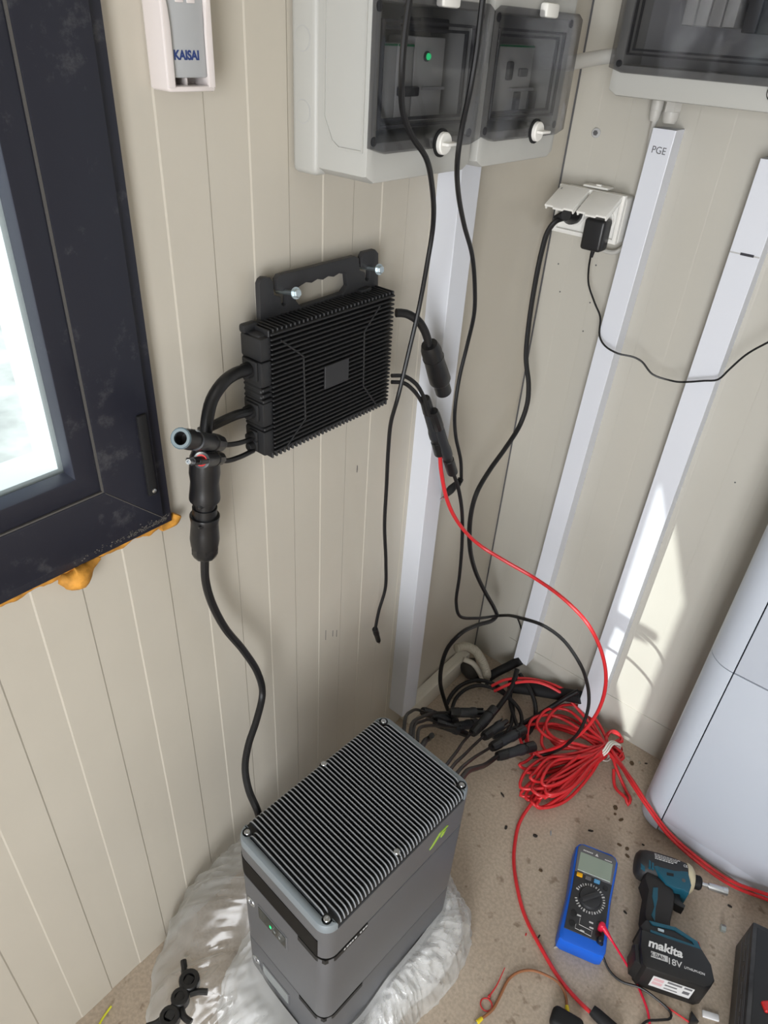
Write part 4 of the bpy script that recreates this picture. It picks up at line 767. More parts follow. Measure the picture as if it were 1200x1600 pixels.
# ------------------------------------------------------------ stacked power station
PA = -3.46; PX, PY = 0.289, -0.8655; LH, WH = 0.1615, 0.1015
def rrect(hx, hy, r, n=6):
    P = []
    for cx, cy, a0 in ((hx-r, hy-r, 0), (-hx+r, hy-r, 90), (-hx+r, -hy+r, 180), (hx-r, -hy+r, 270)):
        P += [(cx+r*math.cos(R(a0+90*i/n)), cy+r*math.sin(R(a0+90*i/n))) for i in range(n+1)]
    return P
def module(z0, label, lit):
    t = thing('battery_module', label, 'battery', on_floor(PX, PY, z0, PA), 'battery modules')
    m = MB(); m.shape(rrect(WH, LH, 0.022), 0.0035, 0.1985, bev=0.0015); m.build('case', 'box_grey', t)
    m = MB(); m.shape(rrect(WH-.012, LH-.012, 0.014), 0.0, 0.2); m.build('seam', 'gap_black', t)
    yf = -LH
    b = MB(); b.lathe((-0.072, yf+.002, 0.135), (-0.072, -1, 0.135), [(0, .0095), (.003, .0095), (.004, .0085), (.004, .0075), (.0025, .007), (.0025, .0005)], 22); bt = b.build('button', 'steel', t)
    MB().box((-0.072, yf-.0015, 0.135), (0.0035, .002, 0.009), .0006, 1).build('button_mark', 'box_grey', bt)
    f = MB().box((-0.019, yf-.0002, 0.1335), (0.072, .0024, 0.040), .0008, 1).build('display_frame', 'box_grey', t)
    s = MB().box((-0.019, yf-.0012, 0.1335), (0.066, .0016, 0.034), .0004, 1).build('display', 'screen_dark' if lit else 'screen_grey', f)
    if lit:
        for i, (x, c) in enumerate(((-0.022, 'led_green'), (-0.012, 'screen_grey'), (0.000, 'screen_grey'))): MB().box((x, yf-.0022, 0.130), (.004, .0006, .006)).build('display_segment', c, s)
    # wide finger gap at the near corner under the unit above
    m = MB(); m.shape([(WH+.0006-0.06, -LH-.0006), (WH-.020, -LH-.0006), (WH-.006, -LH+.005), (WH+.0006, -LH+.020), (WH+.0006, -LH+0.085), (WH-.006, -LH+0.085), (WH-.008, -LH+.022), (WH-.022, -LH+.008), (WH-.06, -LH+.006)], 0.188, 0.1995); m.build('finger_gap', 'gap_black', t)
    return t
module(0.0, 'lower grey battery module wrapped in the plastic bag at its foot', False)
module(0.2, 'upper grey battery module with lit display, under the ribbed lid unit', True)
hub = thing('power_hub', 'grey power hub with black ribbed cooling lid on top of the stack', 'power station', on_floor(PX, PY, 0.4, PA))
m = MB(); m.shape(rrect(WH-.012, LH-.012, 0.014), 0.0, 0.01); m.build('seam', 'gap_black', hub)
m = MB(); m.shape(rrect(WH, LH, 0.022), 0.0045, 0.078); m.build('case', 'box_grey', hub)
for sg in (-1, 1):
    oc = sorted([p for p in rrect(WH, LH, 0.022, 8) if p[1] <= -LH+0.0221], key=lambda p: p[0])
    rim = [(x, sg*y) for x, y in oc+[(WH-.016, -LH+.0221), (WH-.023, -LH+.013), (-WH+.023, -LH+.013), (-WH+.016, -LH+.0221)]]
    m = MB(); m.shape(rim, 0.078, 0.0960, bev=0.005); m.build('end_rim', 'lid_rim', hub)
m = MB(); m.shape([(-WH+.002, -LH+.020), (-WH+.012, -LH+.0125), (WH-.012, -LH+.0125), (WH-.002, -LH+.020), (WH-.002, LH-.020), (WH-.012, LH-.0125), (-WH+.012, LH-.0125), (-WH+.002, LH-.020)], 0.076, 0.0932, bev=0.003); m.build('lid_field', 'lid_field', hub)
fr = [p for p in rrect(WH+.0007, LH+.0007, 0.0225, 8) if p[1] < -LH+0.012 and p[0] < 0.079]; fr = sorted(fr, key=lambda p: p[0])+[(0.084, -LH-.0007)]
m = MB(); m.shape(fr+[(0.084, -LH+.004), (-WH+.02, -LH+.013)], 0.004, 0.049); m.build('front_strip', 'strip_black', hub)
NF = 44; y0, y1 = -LH+0.0145, LH-0.0140; fz = 0.0085
def fin_mesh(x0, x1):
    m = MB(); w = 0.0013
    P = [(x0-.0008, fz-.014), (x0-.0008, fz-.010), (x0+.0022, fz-.004), (x0+.006, fz-.001), (x0+.010, fz), (x1-.010, fz), (x1-.006, fz-.001), (x1-.0022, fz-.004), (x1+.0008, fz-.010), (x1+.0008, fz-.014)]; prof = P+[(x1-.004, fz-.014), (x0+.004, fz-.014)]
    Mx = Matrix(((1, 0, 0, 0), (0, 0, -1, 0), (0, 1, 0, 0), (0, 0, 0, 1)))
    m.shape(prof, -w, w, Mx=Mx); o = m.build('fin', 'fin_metal', hub); return o
long_fin = fin_mesh(-WH+.002, WH-.002); short_fin = fin_mesh(-WH+.021, WH-.020)
long_fin.location = (0, y0+(y1-y0)*2.5/(NF-1), 0.092); first_l = True
short_fin.location = (0, y0, 0.092)
def edge_mesh(x0, x1):
    w = 0.00085; P = [(x0-.0008, fz-.014), (x0-.0008, fz-.010), (x0+.0022, fz-.004), (x0+.006, fz-.001), (x0+.010, fz), (x1-.010, fz), (x1-.006, fz-.001), (x1-.0022, fz-.004), (x1+.0008, fz-.010), (x1+.0008, fz-.014)]
    Q = [(x-(.0007 if i < 4 else (-.0007 if i > 5 else 0)), z+(.0007 if 2 < i < 7 else .0003)) for i, (x, z) in enumerate(P)]
    m = MB(); m.shape(P+Q[::-1], -w, w, Mx=Matrix(((1, 0, 0, 0), (0, 0, -1, 0), (0, 1, 0, 0), (0, 0, 0, 1)))); return m
fe = edge_mesh(-WH+.002, WH-.002).build('fin_edge', 'fin_edge', long_fin)
fs = edge_mesh(-WH+.021, WH-.020).build('fin_edge', 'fin_edge', short_fin); fs_me = fs.data
lf_me, sf_me, fe_me = long_fin.data, short_fin.data, fe.data
for k in range(NF):
    y = y0+(y1-y0)*k/(NF-1)
    me = sf_me if (k < 2 or k > NF-3) else lf_me
    if k == 0: continue
    if k == 3: long_fin.location = (0, y, 0.092); continue
    o = share(me, 'fin', hub, (0, y, 0.092))
    share(fe_me if me is lf_me else fs_me, 'fin_edge', o, (0, 0, 0))
for x, y in ((-WH+.014, -LH+.014), (WH-.014, -LH+.014), (-WH+.014, LH-.014), (WH-.014, LH-.014), (-WH+.008, 0.012), (WH-.010, -0.012)):
    m = MB(); m.lathe((x, y, 0.0935), (x, y, 1), [(0, .0075), (.0025, .0075), (.0025, .0005)], 16); sc = m.build('screw_boss', 'lid_field', hub)
    z_ = 0.0935 if abs(y) > 0.1 else 0.0985
    m = MB(); m.lathe((x, y, z_), (x, y, 1), [(0, .0048), (.0035, .0048), (.0045, .0040), (.0045, .0022), (.003, .0018), (.003, .0002)], 18); m.build('lid_screw', 'steel', hub)
# green maker's mark on the long side: one slanted bar and a short tick
Ml = Matrix(((0, 0, 1, WH), (1, 0, 0, 0), (0, 1, 0, 0), (0, 0, 0, 1)))
m = MB(); m.shape([(0.060, 0.030), (0.067, 0.030), (0.088, 0.048), (0.104, 0.048), (0.101, 0.052), (0.083, 0.052)], -.001, 0.0012, Mx=Ml); m.build('logo', 'logo_green', hub)
m = MB(); m.shape([(0.087, 0.034), (0.094, 0.034), (0.099, 0.044), (0.092, 0.044)], -.001, 0.0012, Mx=Ml); m.build('logo', 'logo_green', hub)
for i in range(9):
    m = MB(); m.shape([(-0.126+.0055*i, -0.0055), (-0.126+.0055*i+(.004 if i % 3 else .003), -0.0055), (-0.126+.0055*i+(.004 if i % 3 else .003), -0.0020), (-0.126+.0055*i, -0.0020)], 0.0, 0.0012, Mx=Ml)
    if i != 5: m.build('small_print', 'print_white', hub)
    else: m.bm.free()
MB().box((0, LH+.001, 0.045), (0.17, .003, 0.05), .001).build('terminal_panel', 'strip_black', hub)

# ------------------------------------------------------------ white wrapping and the clear bag around the stack
ca, sa = math.cos(R(PA)), math.sin(R(PA))
def box_radius(th, hx, hy, r=0.02):
    c, s = math.cos(th), math.sin(th); e = 5.0
    return (abs(c/hx)**e+abs(s/hy)**e)**(-1/e)
def lp(x, y, z): return Vector((PX+x*ca-y*sa, PY+x*sa+y*ca, z))
def smooth_table(tab):
    def f(th):
        a = math.degrees(th) % 360
        T_ = tab+[(tab[0][0]+360, tab[0][1])]
        if a < T_[0][0]: a += 360
        for (a0, v0), (a1, v1) in zip(T_, T_[1:]):
            if a0 <= a <= a1:
                t = (a-a0)/(a1-a0); t = t*t*(3-2*t); return v0+(v1-v0)*t
        return tab[0][1]
    return f
def sheet(name, mt, nth, nr, top_z, extra, wr, label, cat, seed, foot=0.004, inner=0.0015, fr_=8.0):
    m = MB(); bm = m.bm; rows = []
    for j in range(nr+1):
        u = j/nr; row = []
        for i in range(nth):
            th = 2*math.pi*i/nth
            r0 = box_radius(th, WH+inner, LH+inner)+0.0005; ex = extra(th); tz = top_z(th)
            prof_r = r0+ex*(1-(1-u)**1.6) if u < 0.999 else r0+ex
            z = tz*(1-u**2.2)
            q = Vector((math.cos(th)*3.0+seed, math.sin(th)*3.0, u*1.3)); qa = Vector((math.cos(th)*fr_, math.sin(th)*fr_+seed, u*2.2+0.9*noise.noise(q*1.3)))
            rid = lambda v: 1-2.2*abs(noise.noise(v))
            n1 = noise.noise(q*1.5); n2 = rid(q*2.6+Vector((9, 2, 1))); n3 = rid(qa); n4 = rid(qa*2.3+Vector((3, 7, 1)))
            amp = wr*(min(1, u*5))*(1 if u < 0.93 else 0.6)
            prof_r += amp*(0.9*n1+0.35*n2+0.30*n3+0.10*n4); z += amp*(0.4*n1+0.38*n2+0.42*n3+0.20*n4)*(1 if u > 0.1 else 0.4)
            p = lp(math.cos(th)*max(prof_r, r0), math.sin(th)*max(prof_r, r0), max(z, foot*(1-0.4*u)))
            p.x = max(p.x, 0.006)
            row.append(bm.verts.new(p))
        rows.append(row)
    for A_, B_ in zip(rows, rows[1:]):
        for i in range(nth): bm.faces.new((A_[i], B_[i], B_[(i+1) % nth], A_[(i+1) % nth]))
    return tag(m.build(name, mt, ang=60), label, cat)
sheet('wrapping', 'cushion', 300, 30, smooth_table([(0, .105), (60, .115), (100, .08), (180, .09), (230, .10), (275, .085), (320, .07)]),
      smooth_table([(0, .040), (45, .065), (70, .05), (110, .035), (180, .04), (230, .06), (270, .11), (300, .09), (330, .05)]), 0.011, 'crumpled white plastic wrapping tucked around the foot of the battery stack', 'wrapping', 2.0)
sheet('plastic_bag', 'clear_film', 420, 40, smooth_table([(0, .125), (60, .12), (100, .10), (150, .15), (185, .26), (215, .22), (240, .14), (275, .10), (320, .09)]),
      smooth_table([(0, .062), (45, .085), (70, .06), (110, .06), (150, .12), (185, .17), (215, .215), (240, .20), (262, .16), (290, .12), (330, .07)]), 0.013, 'clear crumpled plastic bag spread on the floor around the battery stack', 'bag', 5.0, inner=0.004, fr_=15.0)

# ------------------------------------------------------------ tangle of solar connectors behind the stack
WL = {1: 'first thin lead from the wall side behind power hub', 2: 'second thin lead from the wall side, to the connector with red ring', 3: 'third thin lead from wall side behind the power hub', 4: 'fourth thin lead from wall side, lying lowest over the back edge',
      5: 'lead from the back of hub to the uppermost of four slanted connectors', 6: 'lead from the back of hub to the second slanted connector', 7: 'lead from the back of hub to the third slanted connector', 8: 'thick sleeved lead at the right end of hub, to the lowest slanted connector', 9: 'short loose lead end sticking up behind the middle of power hub'}
for k in range(1, 10):
    cable('bw%d' % k, 'solar_lead', 0.0055 if k in (8, 9) else 0.0034, 'black_cable', 'black '+WL[k])
mc4('solar_connector', 'upright-lying black connector with red ring nearest the cream trunking', 'c1', 0.0125, male=True, red=True)
mc4('solar_connector', 'uppermost of the four slanted black connectors on the floor', 'c2', 0.0118)
mc4('solar_connector', 'second slanted black connector, with red ring at its tip', 'c3', 0.0122, male=True, red=True)
mc4('solar_connector', 'third slanted black connector, joined to a red cable', 'c4', 0.0125)
mc4('solar_connector', 'lowest slanted black connector, joined to the red cable and black loop', 'c5', 0.0125)
mc4('solar_connector', 'black connector at the left end of the tangle by trunking foot', 'c6', 0.0118)
mc4('solar_connector', 'black connector lying half hidden in the middle of the tangle', 'c7', 0.0118, male=True)
mc4('solar_connector', 'short black connector under the slanted ones in the tangle', 'c8', 0.0115)
cable('redrun', 'red_cable', 0.0040, 'red_cable', 'red solar cable arcing from the connector right of inverter to the floor')
cable('blackrun', 'black_cable', 0.0038, 'black_cable', 'black solar cable making the wide loop in front of right-hand wall')
cable('thickblack1', 'black_cable', 0.0062, 'black_cable', 'thick black cable slanting down from the foot of the sunlit trunking', n=10)
cable('thickblack2', 'black_cable', 0.0070, 'black_cable', 'thick black cable from under the lettered trunking to the connectors', n=10)
cable('thickblack3', 'black_cable', 0.0058, 'black_cable', 'black cable bowing right below the lettered trunking', n=10)
cable('loop1', 'black_cable', 0.0056, 'black_cable', 'outer of two black cable loops around the floor hole', n=10)
cable('loop2', 'black_cable', 0.0050, 'black_cable', 'inner of two black cable loops around the floor hole', n=10)
cable('loop3', 'black_cable', 0.0050, 'black_cable', 'short black cable dropping beside the two loops', n=10)
m = MB(); m.tube(CAB['corrug'], 0.014, 14, 0.0022, rf=lambda i: 0.0098 if i % 3 == 0 else 0.0122)
tag(m.build('corrugated_conduit', 'corrugated', ang=60), 'beige corrugated conduit bending into the floor hole', 'conduit')
m = MB(); m.tube(CAB['whitepipe'], 0.0075, 12); tag(m.build('flexible_pipe', 'pipe_white'), 'smooth cream pipe entering the floor hole beside corrugated conduit', 'pipe')
m = MB(); m.tube(CAB['blackpipe'], 0.0125, 12); tag(m.build('pipe_sleeve', 'black_rubber'), 'black pipe sleeve from under the lettered trunking into floor hole', 'pipe')
m = MB(); m.tube(CAB['foampipe'], 0.017, 14); tag(m.build('pipe_insulation', 'black_rubber'), 'black foam pipe lying along the foot of the right-hand wall', 'pipe')
m = MB(); m.lathe((0.035, -0.105, 0.055), (0.06, -0.11, 0.02), [(0, .010), (.004, .022), (.03, .024), (.05, .018), (.05, .001)], 16)
for v in m.bm.verts: v.co += Vector((1, 1, 1))*0.003*noise.noise(v.co*120)
tag(m.build('sealing_wrap', 'scrap_dark', ang=70), 'dark lumpy pipe wrap beside the cream pipe at floor hole', 'pipe wrap')

# ------------------------------------------------------------ red cable coil
random.seed(21); TP = Vector((0.458, -0.098, 0.040)); path = []
def loop(dx, dy, Lh, w, zt, skew=0.0):
    d = Vector((dx, dy, 0)).normalized(); n = Vector((-d.y, d.x, 0)); j = lambda s: Vector((random.uniform(-s, s), random.uniform(-s, s), 0))
    zz = lambda: max(0.005, zt+random.uniform(-.008, .008))
    T0 = TP+Vector((random.uniform(-.010, .010), random.uniform(-.010, .010), random.uniform(-.016, .016)))
    pts = [T0, TP+d*Lh*.35+n*w*.62+j(.008), TP+d*Lh*.72+n*w+j(.008), TP+d*(Lh*.95)+n*w*.62+j(.006), TP+d*Lh+n*skew, TP+d*Lh*.93-n*w*.6+j(.006), TP+d*Lh*.68-n*w+j(.008), TP+d*Lh*.33-n*w*.55+j(.008)]
    for i, p in enumerate(pts):
        if i: pts[i] = Vector((p.x, p.y, zz() if i in (2, 3, 4, 5, 6) else (zt+0.04)/2+random.uniform(-.004, .004)))
    return pts
for k in range(16):
    path += loop(-0.050-0.13*random.random()*(k % 3)/2, -0.23, random.uniform(.205, .265), random.uniform(.010, .036), 0.008+0.0031*k)
    if k % 3 == 0: path += loop(0.25, 0.10+random.uniform(-.1, .3), random.uniform(.03, .045), .014, 0.03)
for k in range(7):
    path += loop(-0.16, random.uniform(-.13, .045), random.uniform(.150, .215), random.uniform(.045, .075), 0.010+0.006*k)
    if k % 4 == 1: path += loop(0.0, 0.2, random.uniform(.03, .05), .02, 0.05)
path += loop(0.105, -0.085, 0.135, 0.010, 0.010)
coil = thing('red_cable_coil', 'red solar cable coiled and tied on the floor by right-hand wall', 'cable coil', Matrix.Translation((0, 0, 0)))
m = MB(); m.tube(path, 0.0040, 7, 0.011); m.build('windings', 'red_cable', coil, ang=80)
m = MB()
for k in range(3):
    cpt = TP+Vector((0.004+0.005*k, -0.002, 0)); ax = Vector((0.35, 1.0, 0.0)).normalized(); b_ = Vector((0, 0, 1))
    m.tube([cpt+ax*0.0285*math.cos(a*math.pi/10)+b_*0.027*math.sin(a*math.pi/10)+Vector((0.003*math.sin(a), 0, 0)) for a in range(21)], 0.0024, 6, 0.005)
m.build('tie', 'tie_white', coil, ang=80)
cable('redfloor', 'red_cable', 0.0040, 'red_cable', 'red cable running from the coil across floor to the black clamp')
cable('redright', 'red_cable', 0.0038, 'red_cable', 'upper of two red cables passing in front of white appliance')
cable('redright2', 'red_cable', 0.0036, 'red_cable', 'lower of two red cables passing in front of white appliance')
cable('redback', 'red_cable', 0.0040, 'red_cable', 'red cable arching over the black foam pipe, outer strand')
cable('redback2', 'red_cable', 0.0040, 'red_cable', 'red cable arching over the black foam pipe, inner strand')
p0, p1 = [Vector(p) for p in SEG['clamp']]; q = p1-p0; t = thing('cable_clamp', 'black rubber-booted clamp on the end of red cable at bottom edge', 'clamp', Matrix.Translation(p0))
along((0, 0, 0), q, [(0, .006), (0, .0095), (.01, .011), (.05, .012), (.06, .011), (.06, .001)], 16).build('boot', 'black_rubber', t)
MB().box((-0.026, -0.052, 0.002), (0.058, 0.036, 0.026), 0.010, 4, rot=Matrix.Rotation(R(12), 4, 'Z')).build('handle', 'black_rubber', t)

# ------------------------------------------------------------ multimeter with test leads
mt_ = thing('multimeter', 'blue digital multimeter with black dial face lying on the floor', 'multimeter', on_floor(0.5945, -0.462, 0.0, 18.07) @ Matrix.Rotation(R(2.6), 4, 'X') @ T((0, 0, 0.006)))
def barrel(s, y0, y1, w0, w1, wm):   # outline with slightly waisted sides
    P = [(-w0+.012, y0), (w0-.012, y0), (w0-.003, y0+.003), (w0, y0+.012), (w0-.001, y0+.05), (wm, y0+.105), (w1, y1-.03), (w1, y1-.014), (w1-.006, y1-.004), (w1-.016, y1)]
    P += [(-x, y) for x, y in P[:1:-1]]; return P
m = MB(); m.shape(barrel(0, -.110, .106, .0465, .0455, .0425), 0.0, 0.040, bev=0.006); m.build('holster', 'meter_blue', mt_)
fo = [(-.0385, -.086), (.0385, -.086), (.0375, .0), (.0405, .092), (.034, .099), (-.034, .099), (-.0405, .092), (-.0375, .0)]
m = MB(); m.shape(fo, 0.036, 0.0425, bev=0.001); m.build('face', 'meter_face', mt_)
m = MB(); m.shape([(-.0385, .036), (.0385, .036), (.0405, .091), (.034, .098), (-.034, .098), (-.0405, .091)], 0.040, 0.0435, bev=.0008); bz = m.build('display_bezel', 'meter_grey', mt_)
MB().box((0.0, 0.0605, 0.0432), (0.069, 0.042, 0.002), .0008, 1).build('display', 'lcd', bz)
for i in range(6): MB().box((-0.028+0.0035*i, 0.0875, 0.0437), (0.0026, 0.0026, .0004)).build('lettering', 'print_white', bz)
for i in range(5): MB().box((0.018+0.003*i, 0.0845, 0.0437), (0.0022, 0.0022, .0004)).build('lettering', 'print_white', bz)
m = MB(); m.shape([(-.004, .0845), (.003, .0845), (-.0005, .091)], 0.0435, 0.0438); m.build('warning_triangle', 'print_white', bz)
for x, c in ((-0.028, 'yellow'), (-0.010, 'meter_grey'), (0.008, 'light_blue')):
    MB().box((x, 0.030, 0.0440), (0.0125, 0.0085, 0.004), .0015).build('key', c, mt_)
m = MB(); m.lathe((0.027, 0.024, 0.0425), (0.027, 0.024, 1), [(0, .005), (.0012, .005), (.0012, .0005)], 16); m.build('test_socket', 'black_plastic', mt_)
m = MB(); m.lathe((0, -0.010, 0.0425), (0, -0.010, 1), [(0, .0225), (.004, .0215), (.006, .0205), (.006, .0005)], 36); dl = m.build('dial', 'meter_face', mt_)
MB().box((0, -0.010, 0.0505), (0.040, 0.010, 0.008), .002, 2, rot=Matrix.Rotation(R(38), 4, 'Z')).build('dial_bar', 'meter_face', dl)
for k in range(30):
    a = R(-70+k*320/29.0+0); L_ = 0.0045 if k % 3 else 0.006; rr = 0.0285
    MB().box((rr*math.sin(a), -0.010+rr*math.cos(a)*1.0, 0.0427), (0.0016 if k % 2 else .003, L_, .0004), rot=Matrix.Rotation(-a, 4, 'Z')).build('scale_mark', 'print_white', mt_)
for x, y in ((-0.026, -0.052), (-0.026, -0.072), (0.026, -0.052), (0.026, -0.073)):
    m = MB(); m.lathe((x, y, 0.0425), (x, y, 1), [(0, .0065), (.0012, .0065), (.0012, .0045), (.0002, .0043), (.0002, .0003)], 20); m.build('input_jack', 'black_plastic', mt_)
for pts in ([(-.012, -.056), (-.012, -.069), (.012, -.071)], [(-.018, -.071), (-.018, -.079), (.014, -.082), (.014, -.070)]):
    m = MB(); m.tube([(x, y, .0427) for x, y in pts], 0.0005, 4, raw=True); m.build('bracket_line', 'print_white', mt_)
for x, y in ((-.015, -.052), (.010, -.056), (.012, -.066), (-.004, -.079)): MB().box((x, y, .0427), (.008, .003, .0004)).build('lettering', 'print_white', mt_)
def lead(key, nm, mt, lb, base):
    t = thing(nm, lb, 'test lead')
    m = MB(); m.tube(CAB[key], 0.0023, 8); m.build('wire', mt, t)
    p = Vector(CAB[key][0]); p2 = Vector(CAB[key][1]); 
    along(p+Vector((0, 0, -.016)), p+Vector((0, 0, 1)), [(0, .0058), (.014, .0066), (.019, .0060), (.021, .004), (.021, .0005)], 16).build('plug', mt, t)
    along(p, p2, [(0, .0055), (.016, .0045), (.024, .0032), (.030, .0030), (.030, .001)], 12).build('sleeve', mt, t)
lead('leadred', 'test_lead', 'red_lead', 'pinkish red test lead plugged into the blue multimeter', 0)
lead('leadblack', 'test_lead', 'black_cable', 'black test lead plugged into the blue multimeter', 0)

# ------------------------------------------------------------ impact driver lying on its side
DA = 22.89; dv = thing('impact_driver', 'black and teal cordless impact driver with battery, lying on its side', 'power tool', Matrix.Translation((0.647, -0.328, 0.0)) @ Matrix.Rotation(R(DA), 4, 'Z'))
ZA = 0.040      # local x along the head, local -y towards the battery
m = MB(); m.lathe((-0.012, 0, ZA), (1, 0, ZA), [(0, .012), (.002, .022), (.008, .029), (.02, .0325), (.045, .034), (.075, .0335), (.100, .031), (.105, .029), (.105, .001)], 28); m.build('motor_housing', 'driver_black', dv)
m = MB(); m.lathe((0.091, 0, ZA), (1, 0, ZA), [(0, .0315), (.006, .0312), (.012, .028), (.017, .022), (.017, .001)], 28); m.build('nose_ring', 'ring_cream', dv)
m = MB(); m.lathe((0.110, 0, ZA), (1, 0, ZA), [(0, .013), (.004, .0145), (.012, .0145), (.015, .012), (.015, .001)], 20); m.build('chuck_sleeve', 'black_rubber', dv)
m = MB(); m.lathe((0.124, 0, ZA), (1, 0, ZA), [(0, .0042), (.016, .0042), (.016, .0070), (.028, .0078), (.044, .0078), (.044, .0085), (.054, .0085), (.054, .006), (.048, .0055), (.048, .0005)], 12); m.build('nut_bit', 'steel', dv, ang=25)
# teal gear-case flank and grip
ft = [(0.020, -.014), (0.026, -.008), (0.090, -.002), (0.096, -.030), (0.090, -.050), (0.078, -.046), (0.066, -.048), (0.046, -.044)]
m = MB(); m.shape(ft, 0.020, 0.0715, bev=0.003); m.build('gear_case', 'teal', dv)
m = MB(); m.shape([(0.046, -.020), (0.060, -.018), (0.060, -.024), (0.046, -.026)], 0.071, 0.0722); m.build('case_slot', 'gap_black', dv)
m = MB(); m.lathe((0.080, -.026, .070), (.080, -.026, 1), [(0, .004), (.0022, .004), (.0022, .0005)], 12); m.build('case_screw', 'enclosure_dark', dv)
gp = [(0.008, -.022), (0.060, -.035), (0.066, -.060), (0.062, -.085), (0.056, -.112), (0.054, -.136), (0.008, -.140), (0.003, -.118), (0.006, -.090), (0.010, -.064), (0.002, -.040)]
m = MB(); m.shape(gp, 0.018, 0.064, bev=0.010); m.build('handle', 'driver_rubber', dv)
m = MB(); m.shape([(0.020, -.058), (0.030, -.055), (0.029, -.080), (0.025, -.100), (0.023, -.130), (0.016, -.118), (0.022, -.098), (0.018, -.078)], 0.060, 0.0655, bev=0.001); m.build('grip_inlay', 'teal', dv)
m = MB(); m.shape([(0.062, -.046), (0.078, -.046), (0.080, -.060), (0.088, -.066), (0.085, -.074), (0.074, -.072), (0.062, -.068)], 0.028, 0.052, bev=0.003); m.build('trigger', 'black_plastic', dv)
m = MB(); m.shape([(-0.006, -.006), (0.004, -.002), (0.004, -.026), (-0.004, -.022)], 0.060, 0.0655, bev=.001); m.build('vent_inlay', 'teal', dv)
for i in range(2):
    m = MB(); m.shape([(0.010+.006*i, -.004), (0.014+.006*i, -.003), (0.014+.006*i, -.022), (0.010+.006*i, -.020)], 0.066, 0.0722); m.build('vent', 'teal', dv)
# battery base of the tool and the battery pack
m = MB(); m.shape([(0.004, -.134), (0.060, -.130), (0.104, -.146), (0.110, -.160), (0.000, -.164), (-0.006, -.150)], 0.008, 0.072, bev=0.004); m.build('battery_mount', 'driver_black', dv)
m = MB(); m.shape([(0.010, -.136), (0.060, -.132), (0.100, -.146), (0.108, -.162), (0.012, -.158), (0.012, -.153), (0.094, -.155), (0.090, -.149), (0.058, -.138), (0.016, -.142)], 0.070, 0.0745); m.build('mount_trim', 'teal', dv)
MB().box((0.032, -.147, 0.0725), (0.012, 0.006, 0.003), .001).build('light_window', 'zinc', dv)
bp = [(-0.006, -.158), (0.108, -.158), (0.124, -.182), (0.128, -.208), (0.120, -.222), (0.108, -.228), (0.004, -.228), (-0.004, -.220), (-0.008, -.190)]
m = MB(); m.shape(bp, 0.002, 0.077, bev=0.006); pk = m.build('battery_pack', 'battery_black', dv)
m = MB(); m.shape([(-0.016, -.186), (-0.004, -.182), (-0.002, -.222), (-0.014, -.216)], 0.010, 0.066, bev=0.003); m.build('release_lug', 'battery_black', pk)
Mt = T((0, 0, 0.0771)) @ Matrix.Rotation(R(-1), 4, 'Z')
text('makita', 0.0220, 'lettering', 'print_bright', pk, Mt @ T((0.010, -.187, 0)), shear=0.12, sx=1.08, bold=0.0007)
text('6.0Ah', 0.0105, 'lettering', 'ink', pk, Mt @ T((0.0145, -.2037, 0.0006)), sx=1.05)
MB().box((0.0275, -.2002, 0.0769), (0.031, 0.0110, .0006)).build('lettering_frame', 'print_white', pk)
text('18V', 0.0160, 'lettering', 'print_white', pk, Mt @ T((0.045, -.2065, 0)), sx=1.05, bold=0.0002)
text('LITHIUM-ION', 0.0062, 'lettering', 'print_bright', pk, Mt @ T((0.076, -.2050, 0)), sx=1.0)
# rating label on the battery's underside
Mb = Matrix(((1, 0, 0, 0), (0, 0, -1, -.2282), (0, 1, 0, 0), (0, 0, 0, 1)))
m = MB(); m.shape([(0.022, .020), (0.096, .020), (0.096, .058), (0.022, .058)], 0.0, 0.0006, Mx=Mb); lbp = m.build('rating_label', 'print_white', pk)
for i, (x, y, w_, h_, c) in enumerate(((.034, .048, .018, .010, 'label_pink'), (.034, .034, .018, .010, 'label_pink'), (.062, .052, .026, .006, 'meter_grey'), (.086, .052, .014, .006, 'meter_grey'), (.058, .040, .022, .004, 'meter_grey'), (.086, .036, .012, .010, 'meter_grey'), (.060, .028, .024, .003, 'meter_grey'))):
    m = MB(); m.shape([(x-w_/2, y-h_/2), (x+w_/2, y-h_/2), (x+w_/2, y+h_/2), (x-w_/2, y+h_/2)], 0.0006, 0.0009, Mx=Mb); m.build('label_print', c, lbp)
# print on the motor housing
random.seed(5)
for r_ in range(4):
    x = 0.022
    while x < 0.074-0.006*r_:
        w_ = random.uniform(.002, .006); yv = 0.016-0.0042*r_
        z_ = ZA+math.sqrt(max(0.0, 0.0342**2-yv**2)); MB().box((x+w_/2, yv, z_), (w_, 0.0020, .0006), rot=Matrix.Rotation(-math.asin(yv/0.0342), 4, 'X')).build('lettering', 'print_white', dv); x += w_+.0012
text('CE', 0.0075, 'lettering', 'print_white', dv, T((0.080, 0.004, ZA+0.0338)))

